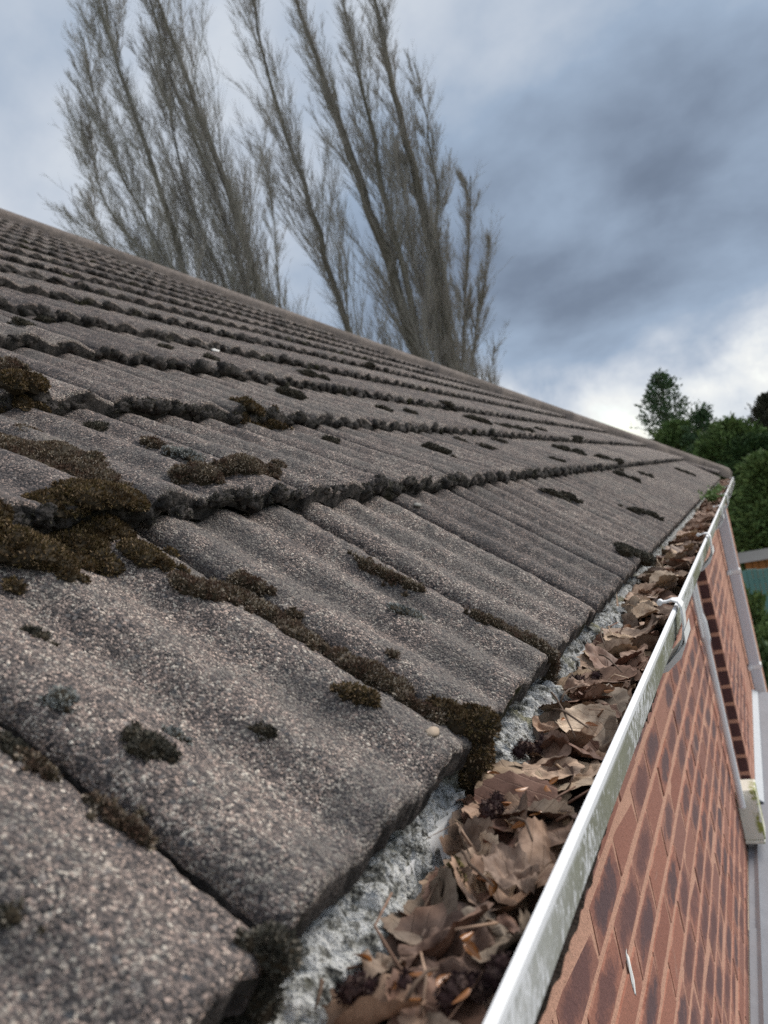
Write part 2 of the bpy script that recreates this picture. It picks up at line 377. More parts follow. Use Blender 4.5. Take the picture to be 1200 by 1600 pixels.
if rest_parts:
    V, Fc = join(rest_parts); tag(obj('tile_rows', mk('tile_rows', V, Fc, TILE), roof), kind='stuff')
print('tiles', n_tile)
# hip ridge caps bedded in mortar
CAPM = simple('hip_tile', (0.075, 0.066, 0.062), 0.9, 0.75, 12, 0.7, 0.006)
MORT = simple('hip_mortar', (0.20, 0.165, 0.145), 0.95, 0.6, 30, 0.9, 0.01)
hd = Vector((-1, -1, math.tan(PITCH))); h0 = rp(LEN, 0.0, 0); hl = RUN * hd.length; hdn = hd.normalized()
hx = Vector((1, -1, 0)).normalized(); hz = hx.cross(hdn); hz = hz if hz.z > 0 else -hz
def cap_geo(seed):
    V, Fc = [], []; nl, na = 4, 9; r = random.Random(seed)
    for rr in (0, 1):
        for i in range(nl + 1):
            for a in range(na):
                q = math.pi * (a / (na - 1)); R = 0.120 - 0.014 * rr + 0.010 * (1 - i / nl)
                nzv = 0.006 * fbm((i, a, seed), 0.9, 3)
                V.append(((R + nzv) * math.cos(q) * 1.08, i / nl * 0.44, -0.015 + (R + nzv) * math.sin(q) * 0.78))
    B = (nl + 1) * na
    for i in range(nl):
        for a in range(na - 1):
            q = i * na + a; Fc += [(q, q + na, q + na + 1, q + 1), (B + q, B + q + 1, B + q + na + 1, B + q + na)]
    for a in range(na - 1): Fc.append((a, a + 1, B + a + 1, B + a))
    return V, Fc
caps = [mk('ridge_tile', *cap_geo(s), CAPM, True) for s in range(4)]
def hipm(d_, dz=0.0, tilt=0.0):
    m = Matrix((hx, hdn, hz)).transposed().to_4x4(); m.translation = h0 + hdn * d_ + hz * dz; return m @ Matrix.Rotation(tilt, 4, 'X')
nc = int(hl / 0.40)
for i in range(nc):
    o = obj('ridge_tile', caps[i % 4], roof, hipm(0.02 + i * 0.40, -0.045 + random.uniform(-0.006, 0.008), random.uniform(-0.01, 0.015)))
for side in (1,):
    V, Fc = [], []; n = int(hl / 0.035)
    for i in range(n):
        y = i * 0.035
        lump = 0.5 + 0.5 * fbm((y, 1.0, 0), 5, 3); gp = 1.0 if fbm((y, 9.0, 2), 2.2, 2) > -0.25 else 0.25
        wv = 0.125 + gp * (0.018 + 0.05 * lump)
        V += [tuple(hipm(y) @ Vector((0.07, 0, 0.045))), tuple(hipm(y) @ Vector((0.118, 0, 0.012 + 0.02 * lump))), tuple(hipm(y) @ Vector((wv, 0, -0.035 + 0.015 * lump))), tuple(hipm(y) @ Vector((wv + 0.012, 0, -0.11)))]
    for i in range(n - 1):
        for c in range(3): Fc.append((i * 4 + c, i * 4 + c + 1, i * 4 + c + 5, i * 4 + c + 4))
    obj('hip_mortar', mk('hip_mortar', V, Fc, MORT, True), roof)

# dark lumpy growth along every course edge: too many lumps to count
def ico(sub):
    bm = bmesh.new(); bmesh.ops.create_icosphere(bm, subdivisions=sub, radius=1)
    V = np.array([v.co[:] for v in bm.verts]); Tt = np.array([[v.index for v in f.verts] for f in bm.faces]); bm.free(); return V, Tt
ICO1, ICO2, ICO3 = ico(1), ico(2), ico(3)
FR = np.array([AU[:], AS[:], AN[:]])
def blob(c, ru, rs, rn, seed, lvl=ICO2, rough=0.22):
    V = lvl[0].copy(); o_ = np.array([rng.uniform(0, 50) for _ in range(3)])
    d = np.array([1 + rough * noise.fractal(Vector(v * 1.6 + o_), 1.0, 2.0, 3) for v in V])
    V = V * d[:, None] * np.array([ru, rs, rn])
    return V @ FR + np.array(c[:]), lvl[1]
def npjoin(parts):
    Vs, Ts, b = [], [], 0
    for v, t in parts: Vs.append(v); Ts.append(t + b); b += len(v)
    return np.concatenate(Vs), np.concatenate(Ts)
def tufts(blobs, density, size, zmin=-0.15, only_up=True):
    """blades on the outside of ellipsoid blobs: list of (centre, ru, rs, rn)"""
    out = []
    for bi, (c, ru, rs, rn) in enumerate(blobs):
        area = 2 * math.pi * ((ru * rs) ** 1.6 / 3 + (ru * rn) ** 1.6 / 3 + (rs * rn) ** 1.6 / 3) ** (1 / 1.6) * 1.2
        n = max(6, int(area * density)); d = rng.normal(size=(n, 3)); d /= np.linalg.norm(d, axis=1, keepdims=True)
        d[:, 2] = np.where(d[:, 2] < zmin, -d[:, 2], d[:, 2])
        loc = d * np.array([ru, rs, rn]); keep = np.ones(n, bool)
        for bj, (c2, a, b_, c_) in enumerate(blobs):
            if bj != bi:
                q = ((loc @ FR + np.array(c[:]) - np.array(c2[:])) @ FR.T) / np.array([a, b_, c_])
                keep &= (q ** 2).sum(1) > 0.72
        loc, d = loc[keep], d[keep]
        if len(loc) == 0: continue
        nrm = d / np.array([ru, rs, rn]); nrm /= np.linalg.norm(nrm, axis=1, keepdims=True)
        out.append((loc @ FR + np.array(c[:]), nrm @ FR))
    if not out: return np.zeros((0, 3)), np.zeros((0, 3), int)
    P = np.concatenate([o[0] for o in out]); Nn = np.concatenate([o[1] for o in out]); m = len(P)
    Vs, Ts = [], []
    for b_ in range(3):
        dr = Nn + rng.normal(size=(m, 3)) * 0.55; dr /= np.linalg.norm(dr, axis=1, keepdims=True)
        sd_ = np.cross(dr, rng.normal(size=(m, 3))); sd_ /= np.linalg.norm(sd_, axis=1, keepdims=True) + 1e-9
        L_ = size * rng.uniform(0.5, 1.8, (m, 1)); W_ = L_ * 0.19; base = P - Nn * size * 0.35
        mid = base + dr * L_ * 0.55
        Vs.append(np.stack([base, mid - sd_ * W_, mid + sd_ * W_, base + dr * L_], 1).reshape(-1, 3))
        i = np.arange(m)[:, None] * 4 + b_ * m * 4
        Ts.append(np.concatenate([i + np.array([[0, 1, 2]]), i + np.array([[1, 3, 2]])]))
    return np.concatenate(Vs), np.concatenate(Ts)
near_b, near_t, far_b = [], [], []
for k, j, y0, vis in cells:
    if not vis or k == 0: continue
    nl = 15 if y0 < 3.5 and k < 6 else 8
    for rl in range(nl):
        y = y0 + (rl + random.uniform(0, 1)) / nl * TW
        if y > LEN - k * G * CP - 0.14: continue
        cr = roll((y - Y1) % TW) / A
        n_ = B0 + T * random.uniform(0.10, 0.80) + roll((y - Y1) % TW) * 0.55 + A * 0.22
        big = max(0.6, min(1.5, 0.95 + 0.9 * noise.noise(Vector((y * 2.1, k * 3.7, 0))))) * random.uniform(0.55, 1.25)
        ru = random.uniform(0.012, 0.024) * big * (1 if nl == 15 else 1.6); rs = random.uniform(0.005, 0.011) * big; rn = random.uniform(0.008, 0.014) * (0.4 + 0.6 * big)
        c = rp(y, k * G - 0.001, n_)
        dist = (c - CAM).length
        if dist < 3.4:
            near_b.append(blob(c, ru, rs, rn, 0, ICO3 if dist < 1.3 else ICO2, 0.6)); near_t.append((c, ru, rs, rn))
        else: far_b.append(blob(c, ru, rs, rn, 0, ICO1, 0.4))
V, Tt = npjoin(near_b + far_b); em = obj('edge_moss', mk_np('edge_moss', V, Tt, EDGE, True)); 
tag(em, 'dark crusted moss along the lower edges of the tile courses', 'moss', kind='stuff')
tv, tt = zip(*[tufts([b_], 60000 if (b_[0] - CAM).length < 1.7 else 14000, 0.0028) for b_ in near_t])
V, Tt = npjoin(list(zip(tv, tt))); em2 = obj('edge_moss_shoots', mk_np('edge_moss_shoots', V, Tt, MOSS_DARK)); tag(em2, 'fine dark moss shoots on the near tile course edges', 'moss', kind='stuff')

hb = []
for i in range(int(hl / 0.016)):
    d_ = i * 0.016 + random.uniform(0, 0.05); f_ = noise.noise(Vector((d_ * 2.3, 4.4, 0)))
    if random.random() > 0.62 + 0.8 * f_: continue
    q = random.uniform(0.15, math.pi - 0.55); R_ = 0.112; sz = random.uniform(0.010, 0.030) * (0.8 + 0.5 * f_)
    c = hipm(d_) @ Vector((R_ * math.cos(q) * 1.08, 0, -0.058 + R_ * math.sin(q) * 0.78)); hb.append(blob(c, sz * 1.5, sz * 1.5, sz * 0.55, 0, ICO1, 0.5))
V, Tt = npjoin(hb); tag(obj('hip_moss', mk_np('hip_moss', V, Tt, EDGE, True)), 'crusted moss and lichen along the hip ridge', 'moss', kind='stuff')
# ------------------------------------------------------------------ moss cushions and lichens on the tiles
def moss(name, label, mat, path, r, h, cat='moss', size=0.0027, dens=270000, group=None, spread=0.35, hang=None):
    """path: photo pixels on the tiles; r, h in metres (numbers or lists along the path)"""
    pts = []
    for q in path: 
        g_ = hit(*q)
        if g_: pts.append(g_)
    if not pts: return
    R_ = r if hasattr(r, '__len__') else [r] * len(pts); H_ = h if hasattr(h, '__len__') else [h] * len(pts)
    bl = []
    def add(y, s, rr, hh):
        jy, js = random.uniform(-1, 1) * rr * spread, random.uniform(-1, 1) * rr * spread
        tn = top_n(y + jy, max(-EAVE, s + js)); a = random.uniform(0.75, 1.15)
        bl.append((rp(y + jy, max(-EAVE, s + js), tn + hh * 0.05), rr * a, rr * random.uniform(0.85, 1.35), hh * random.uniform(0.8, 1.15)))
    if len(pts) == 1: add(pts[0][0], pts[0][1], R_[0], H_[0]); [add(pts[0][0], pts[0][1], R_[0] * 0.7, H_[0] * 0.9) for _ in range(4)]
    for (a, ra, ha), (b_, rb, hb) in zip(list(zip(pts, R_, H_))[:-1], list(zip(pts, R_, H_))[1:]):
        L_ = math.hypot(a[0] - b_[0], a[1] - b_[1]); n = max(2, int(L_ / (0.62 * (ra + rb) / 2)) + 1)
        for i in range(n):
            f = i / (n - 1); add(a[0] + (b_[0] - a[0]) * f, a[1] + (b_[1] - a[1]) * f, (ra + (rb - ra) * f) * random.uniform(0.8, 1.15), ha + (hb - ha) * f)
    for (c0, a0, b0_, e0_) in list(bl):
        for _ in range(4):
            q_ = c0 - O_R; y_, s_2 = q_.y + random.gauss(0, 1) * a0 * 0.7, q_.dot(AS) + random.gauss(0, 1) * b0_ * 0.8
            if s_2 < -EAVE: continue
            bl.append((rp(y_, s_2, top_n(y_, s_2)), a0 * random.uniform(0.25, 0.5), b0_ * random.uniform(0.25, 0.5), e0_ * random.uniform(0.3, 0.75)))
    for (y, s, n, rr, hh) in (hang or []):
        bl.append((rp(y, s, n), rr, rr * 0.75, hh))
    base = bl[0][0].copy()
    d = (base - CAM).length; dd = dens * min(1.0, 0.55 / d) ** 0.8
    b1 = npjoin([blob(c, a * 0.96, b_ * 0.96, e * 0.93, 0, ICO2, 0.3) for c, a, b_, e in bl]); t1 = tufts(bl, dd, size * max(1, d / 0.9) ** 0.5)
    V, Tt = npjoin([b1, t1]); me = mk_np(name, V - np.array(base[:]), Tt, [MOSS_BASE, mat])
    mi = np.zeros(len(me.polygons), dtype=np.int32); mi[len(b1[1]):] = 1; me.polygons.foreach_set('material_index', mi)
    o = obj(name, me, None, Matrix.Translation(base)); tag(o, label, cat, group); return o

moss('moss_mat', 'broad red-brown moss mat along a tile joint at the left edge', MOSS_BROWN, [(-40, 688), (30, 712), (85, 722), (130, 742), (165, 765)], [0.028, 0.032, 0.034, 0.030, 0.022], [0.010, 0.012, 0.014, 0.013, 0.011])
moss('moss_mat', 'olive moss mound spilling over the tile edge below the red-brown mat', MOSS_GREEN, [(170, 785), (190, 800), (150, 812), (110, 820), (85, 845), (125, 850), (165, 855), (205, 862), (250, 888)], [0.018, 0.020, 0.022, 0.022, 0.022, 0.022, 0.020, 0.016, 0.012], [0.008, 0.009, 0.010, 0.011, 0.011, 0.010, 0.009, 0.008, 0.006], spread=0.7)
moss('moss_cushion', 'bulging dark green moss lump at the left edge beside the olive mound', MOSS_GREEN, [(-10, 835), (25, 850), (60, 878)], [0.024, 0.024, 0.022], [0.013, 0.014, 0.011], spread=0.7)
moss('moss_strip', 'brown moss strip filling the tile joint below the olive mound', MOSS_BROWN, [(275, 908), (320, 925), (365, 935), (415, 965), (470, 1000), (520, 1030)], [0.009, 0.012, 0.014, 0.013, 0.012, 0.007], [0.006, 0.008, 0.009, 0.009, 0.008, 0.005])
moss('moss_tuft', 'small rusty moss tuft on the upper side of the brown strip', MOSS_BROWN, [(370, 912), (392, 922)], 0.010, 0.009)
moss('moss_cushion', 'thick brown moss cushion midway down the near tile joint', MOSS_BROWN, [(530, 1040), (570, 1062), (610, 1080)], [0.014, 0.018, 0.014], [0.012, 0.015, 0.010])
moss('moss_tuft', 'green-brown moss tuft just below the cushion in the near joint', MOSS_GREEN, [(545, 1085), (575, 1095)], 0.009, 0.007)
moss('moss_strip', 'thin reddish moss in the joint above the overhanging eaves clump', MOSS_BROWN, [(620, 1092), (650, 1112), (675, 1122)], 0.008, 0.008)
ye = Y1 + TW + 0.012
moss('moss_clump', 'olive moss clump hanging over the tile edge into the gutter', MOSS_GREEN, [(690, 1125), (720, 1140), (740, 1165)], [0.011, 0.014, 0.015], [0.011, 0.013, 0.015],
     hang=[(ye, -0.034, -0.055, 0.018, 0.016), (ye + 0.012, -0.038, -0.070, 0.017, 0.018), (ye + 0.006, -0.042, -0.088, 0.016, 0.016), (ye + 0.018, -0.046, -0.100, 0.015, 0.014)])
moss('moss_cushion', 'rounded brown moss cushion behind the first course edge, right of a pair', MOSS_BROWN, [(355, 735), (378, 733), (398, 740)], 0.019, 0.017)
moss('moss_cushion', 'brown moss cushion behind the first course edge, left of a pair', MOSS_BROWN, [(288, 745), (310, 750)], 0.019, 0.014)
moss('moss_tuft', 'small moss tuft upslope of the pair of brown cushions', MOSS_BROWN, [(232, 692), (246, 697)], 0.010, 0.007)
moss('lichen_patch', 'pale grey lichen streak between the two brown cushions', LICHEN, [(268, 708), (290, 714), (305, 720)], 0.011, 0.005, 'lichen')
moss('lichen_patch', 'thin pale lichen streak touching the right cushion', LICHEN, [(335, 738), (352, 742)], 0.007, 0.005, 'lichen')
moss('moss_tuft', 'tiny grey-brown moss tuft alone near the left edge', MOSS_DARK, [(146, 667), (160, 670)], 0.012, 0.007)
moss('moss_cushion', 'dark brown moss cushion at the left edge below the third course', MOSS_BROWN, [(-15, 570), (10, 575), (22, 580)], 0.016, 0.012)
moss('moss_cushion', 'olive moss on the second course edge at the left edge', MOSS_GREEN, [(20, 612), (45, 606), (5, 640)], [0.02, 0.018, 0.02], 0.015)
moss('moss_strip', 'olive moss trailing down from the middle of the second course edge', MOSS_GREEN, [(375, 648), (395, 655), (420, 664), (445, 670)], [0.018, 0.016, 0.012, 0.008], [0.015, 0.012, 0.009, 0.007])
moss('moss_strip', 'long thin brown moss streak alone on a rib of the first course', MOSS_BROWN, [(562, 883), (590, 893), (612, 903), (655, 922)], [0.006, 0.007, 0.008, 0.006], 0.006)
moss('moss_strip', 'dark brown moss streak in the joint leading to the gutter', MOSS_BROWN, [(742, 968), (775, 980), (805, 995), (845, 1012)], [0.006, 0.009, 0.010, 0.007], 0.008)
yc = Y1 + 2 * TW + 0.01
moss('moss_clump', 'small dark red moss clump hanging at the second tile joint over the leaves', MOSS_BROWN, [(858, 1024)], 0.010, 0.009, hang=[(yc, -0.030, -0.050, 0.012, 0.012), (yc + 0.004, -0.034, -0.064, 0.013, 0.014), (yc + 0.006, -0.038, -0.078, 0.012, 0.012)])
moss('moss_cushion', 'flattened dark moss cushion alone on the near tile', MOSS_DARK, [(205, 1158), (225, 1166), (255, 1180)], [0.009, 0.010, 0.008], [0.005, 0.006, 0.004], size=0.0024)
moss('lichen_patch', 'small pale lichen rosette beside the dark cushion on the near tile', LICHEN, [(272, 1150)], 0.005, 0.003, 'lichen', size=0.0022)
moss('lichen_patch', 'shaggy pale grey lichen tuft on the near tile at left', LICHEN, [(95, 1097)], 0.007, 0.005, 'lichen', size=0.0024)
moss('lichen_patch', 'dark grey lichen spot above the shaggy tuft on the near tile', MOSS_DARK, [(50, 990)], 0.007, 0.003, 'lichen', size=0.0022)
moss('lichen_patch', 'low olive lichen crumbs in the middle of the near tile', MOSS_DARK, [(400, 1142), (425, 1150)], 0.004, 0.0025, 'lichen', size=0.002)
moss('lichen_patch', 'grey lichen rosette below the long brown moss streak', LICHEN, [(625, 955), (645, 962)], 0.010, 0.004, 'lichen', size=0.0024)
moss('moss_strip', 'short dark moss strip at the top of the nearest joint', MOSS_DARK, [(-8, 1155), (18, 1172), (35, 1182)], [0.004, 0.005, 0.004], 0.004, size=0.0022)
moss('moss_strip', 'reddish moss tuft in the upper part of the nearest joint', MOSS_BROWN, [(35, 1185), (55, 1200), (72, 1213)], [0.004, 0.0055, 0.004], 0.005, size=0.0022)
moss('moss_strip', 'rust-tipped moss strip midway down the nearest joint', MOSS_BROWN, [(140, 1256), (180, 1284), (205, 1300), (230, 1322)], [0.0035, 0.005, 0.0045, 0.003], 0.005, size=0.0022)
moss('moss_clump', 'dark moss under the nearest tile corner at the bottom of the picture', MOSS_DARK, [(425, 1490)], 0.010, 0.008, hang=[(Y1 + 0.004, -0.032, -0.058, 0.012, 0.012), (Y1 - 0.01, -0.034, -0.072, 0.014, 0.012), (Y1 - 0.03, -0.034, -0.08, 0.014, 0.012), (Y1 - 0.05, -0.034, -0.082, 0.014, 0.012)])
far_streaks = [((672, 700), (692, 706), .018, 'below the second course edge'), ((878, 703), (905, 709), .026, 'above the first course edge, large and flat'), ((862, 772), (890, 778), .018, 'below the first course edge'),
    ((990, 800), (1022, 808), .016, 'near the gutter weed'), ((975, 862), (1005, 876), .02, 'at the eaves beside the far leaves'), ((735, 655), (755, 661), .022, 'below the third course edge'),
    ((485, 588), (505, 593), .022, 'on the third course'), ((440, 612), (470, 622), .02, 'below the third course edge in the middle'), ((790, 668), (825, 674), .02, 'right of the middle on the second course'),
    ((940, 715), (965, 722), .02, 'above the far first course edge'), ((1060, 735), (1080, 742), .02, 'at the far end of the eaves course'), ((962, 740), (995, 750), .018, 'just under the far first course edge')]
for a, b_, r_, wh in far_streaks:
    moss('moss_streak', 'dark moss streak ' + wh, MOSS_DARK, [a, b_], r_, r_ * 0.55, group='moss streaks in the grooves')
for i, (px, py) in enumerate([(70, 500), (30, 505), (260, 545), (600, 640), (640, 645), (700, 640), (780, 690), (845, 672), (720, 690), (760, 700), (1010, 742), (575, 575), (900, 690), (520, 690), (330, 560), (870, 720)]):
    if hit(px, py): moss('moss_streak', 'tiny dark moss sliver lying in a groove of the upper tile courses', MOSS_DARK, [(px - 7, py - 2), (px + 6, py + 2)], random.uniform(.009, .014), 0.007, group='tiny slivers of moss')
moss('moss_tuft', 'dark speck added for a small pit at the left edge of the nearest tile', MOSS_DARK, [(12, 1437)], 0.005, 0.003, size=0.002)  # added dark lump that stands in for the dark of a small pit
# loose bits on the tiles
STONE = simple('pale_flake', (0.42, 0.33, 0.25), 0.8, 0.3, 90)
def flake(px, py, L_, label, mat):
    g_ = hit(px, py); c = rp(g_[0], g_[1], g_[2] + 0.001); V = ICO2[0] * np.array([L_, L_ * 0.55, L_ * 0.28]); V += rng.normal(size=V.shape) * L_ * 0.05
    tag(obj('stone_flake', mk_np('stone_flake', V @ FR, ICO2[1], mat, True), None, Matrix.Translation(c)), label, 'stone')
flake(675, 1146, 0.0085, 'pale tan flake lying on the tile beside the eaves moss clump', STONE)
flake(652, 790, 0.012, 'grey stone chip below the first course edge', simple('grey_chip', (0.25, 0.24, 0.22), 0.85, 0.3, 60))
flake(335, 549, 0.02, 'small white chip on the far fourth course edge', simple('white_chip', (0.75, 0.74, 0.72), 0.7, 0.1, 60))

# white bedding under the eaves tiles
def bed_mat():
    m, t, b = new_mat('white_bedding'); p = wpos(t)
    n = noi(t, p, 90, 5, 0.7); n_ = noi(t, p, 300, 3, 0.6); n3_ = noi(t, p, 14, 3, 0.5)
    c = ramp(t, n, [(0.36, (0.03, 0.03, 0.028)), (0.44, (0.22, 0.22, 0.20)), (0.52, (0.60, 0.61, 0.60)), (0.72, (0.80, 0.81, 0.82))])
    c = mixc(t, smooth(t, n3_, 0.56, 0.68), c, (0.30, 0.29, 0.20, 1), 'MULTIPLY' if False else 'MIX')
    setc(t, b, c); b.inputs['Roughness'].default_value = 0.95
    bump(t, b, mth(t, 'ADD', n, n_), 1.0, 0.006); return m
V, Fc = [], []; ys = list(np.arange(-0.2, 1.6, 0.0022)) + list(np.arange(1.6, 2.6, 0.006)) + list(np.arange(2.6, LEN - 0.1, 0.03)); prof_n = 14
for y in ys:
    out = 0.004 + 0.024 * fbm((y, 0, 0), 8, 3) - (0.020 if fbm((y, 5.0, 1), 2.6, 2) > 0.10 else 0)
    for i in range(prof_n):
        f = i / (prof_n - 1); x = XE - 0.030 + (0.034 + out) * math.sin(f * math.pi * 0.5) ** 0.8
        z = ZE - 0.024 - 0.016 * f - 0.048 * f * f
        nz = 0.0055 * fbm((x, y, z), 60, 3) + 0.0045 * fbm((x, y, z), 230, 2); V.append((x + nz, y, z + nz * 0.8))
for i in range(len(ys) - 1):
    for j in range(prof_n - 1): q = i * prof_n + j; Fc.append((q, q + 1, q + prof_n + 1, q + prof_n))
bed = obj('mortar_bedding', mk('mortar_bedding', V, Fc, bed_mat(), True), house); bed['label'] = 'flaking white bedding strip under the eaves tiles'

# ------------------------------------------------------------------ gutter
RX, RZm = -0.1378, -0.2091 + H
def gutter_mat():
    m, t, b = new_mat('stained_white_plastic'); p = wpos(t)
    mpn = nn(t, 'ShaderNodeMapping'); t.links.new(p, mpn.inputs[0]); mpn.inputs['Scale'].default_value = (1, 2.6, 0.9)
    n = noi(t, mpn.outputs[0], 95, 6, 0.72, 0.5); n_ = noi(t, p, 7, 3, 0.5)
    sepz = nn(t, 'ShaderNodeSeparateXYZ'); t.links.new(p, sepz.inputs[0])
    face = smooth(t, mth(t, 'MULTIPLY_ADD', n_, 0.012, sepz.outputs[2]), RZm - 0.001, RZm - 0.012)
    far = smooth(t, sepz.outputs[1], 0.28, 0.55)
    st = mth(t, 'MULTIPLY', smooth(t, mth(t, 'ADD', n, mth(t, 'MULTIPLY_ADD', n_, 0.45, -0.22)), 0.40, 0.50), mth(t, 'MULTIPLY', face, mth(t, 'MULTIPLY_ADD', far, 0.50, 0.46)))
    low_ = smooth(t, sepz.outputs[2], RZm - 0.044, RZm - 0.054)
    grn = mixc(t, n_, (0.115, 0.115, 0.085, 1), (0.17, 0.175, 0.075, 1))
    c = mixc(t, st, (0.80, 0.81, 0.83, 1), grn)
    c = mixc(t, mth(t, 'MULTIPLY', low_, 0.85), c, (0.10, 0.10, 0.055, 1))
    setc(t, b, c); b.inputs['Roughness'].default_value = 0.45; return m
WHITE = simple('white_plastic', (0.86, 0.86, 0.86), 0.4, 0.05, 12, spec=0.5)
outer = [(-0.002, -0.001), (-0.0005, -0.003), (-0.001, -0.008), (-0.0045, -0.010), (-0.007, -0.030), (-0.010, -0.046), (-0.018, -0.058), (-0.030, -0.072), (-0.055, -0.077), (-0.080, -0.072), (-0.098, -0.056), (-0.106, -0.044), (-0.108, -0.038)]
inner = [(-0.105, -0.038), (-0.103, -0.044), (-0.095, -0.054), (-0.078, -0.069), (-0.055, -0.074), (-0.031, -0.069), (-0.021, -0.056), (-0.013, -0.045), (-0.010, -0.030), (-0.0075, -0.012), (-0.0065, -0.008), (-0.0065, -0.003), (-0.0048, 0.0)]
prof = [(RX + a, RZm + b_) for a, b_ in outer + inner]
V, Fc = extrude_y(prof, list(np.linspace(-0.6, LEN - 0.05, 60)), True)
gut = obj('gutter', mk('gutter', V, Fc, gutter_mat(), False), house); gut['label'] = 'white plastic gutter stained with green algae, full of leaves'
def bracket(y, sc=1.0):
    parts = []
    # strap that follows the outside of the gutter and hooks over the rim
    pth = [(-0.024, 0.008), (-0.020, 0.0075), (-0.014, 0.007), (-0.006, 0.009), (0.002, 0.007), (0.0055, 0.0), (0.005, -0.012), (0.003, -0.030), (-0.001, -0.047), (-0.010, -0.062), (-0.028, -0.078), (-0.055, -0.083), (-0.084, -0.078), (-0.112, -0.06)]
    wd = [0.014, 0.012, 0.014, 0.024, 0.040, 0.045, 0.045, 0.045, 0.06, 0.08, 0.08, 0.08, 0.08, 0.08]
    n = len(pth); V, Fc = [], []
    for i, (a, b_) in enumerate(pth):
        q0, q1 = pth[max(0, i - 1)], pth[min(n - 1, i + 1)]; tx, tz = q1[0] - q0[0], q1[1] - q0[1]; l = math.hypot(tx, tz); nx, nz = -tz / l * 0.003, tx / l * 0.003
        for sx, sy in ((-1, -1), (-1, 1), (1, 1), (1, -1)): V.append((RX + a + nx * (sx > 0), y + sy * wd[i] * 0.5, RZm + b_ + nz * (sx > 0)))
    for i in range(n - 1):
        for j in range(4): k2 = (j + 1) % 4; Fc.append((i * 4 + j, i * 4 + k2, i * 4 + 4 + k2, i * 4 + 4 + j))
    Fc += [(3, 2, 1, 0), tuple(range(4 * n - 4, 4 * n))]
    parts.append((V, Fc)); parts.append(tube([(RX - 0.024, y - 0.006, RZm + 0.009), (RX - 0.024, y + 0.006, RZm + 0.009)], [0.0045, 0.0045], 10))
    # cupped support plate under the outer curve
    pr = [(RX + a * 1.0 + 0.004, RZm + b_ - 0.003) for a, b_ in [(0.0035, -0.028), (0.0025, -0.046), (-0.008, -0.066), (-0.03, -0.084), (-0.055, -0.09), (-0.112, -0.09), (-0.112, -0.075), (-0.03, -0.074), (-0.0, -0.047)]]
    parts.append(extrude_y(pr, [y - 0.055, y + 0.055], True))
    V, Fc = join(parts); o = obj('bracket', mk('bracket', V, Fc, WHITE), gut); return o
for y in (0.22, 1.29, 2.42, 3.74, 4.9, 6.1, 7.2, 8.2): bracket(y)
pr = [(RX + a * 1.02 + 0.004, RZm + b_ * 1.04 + 0.002) for a, b_ in outer]
V, Fc = extrude_y(pr + [(pr[-1][0], pr[-1][1] + 0.002), (pr[0][0], pr[0][1] + 0.002)], [LEN - 0.06, LEN + 0.0], True); obj('stop_end', mk('stop_end', V, Fc, WHITE), gut)
for yj in (5.4,):
    pr2 = [(RX + a * 1.02 + 0.004, RZm + b_ * 1.03 + 0.002) for a, b_ in outer]; V, Fc = extrude_y(pr2 + [(RX - 0.1, RZm - 0.02), (RX - 0.05, RZm - 0.06), (RX - 0.004, RZm - 0.03)], [yj, yj + 0.14], True); obj('outlet', mk('outlet', V, Fc, WHITE), gut)

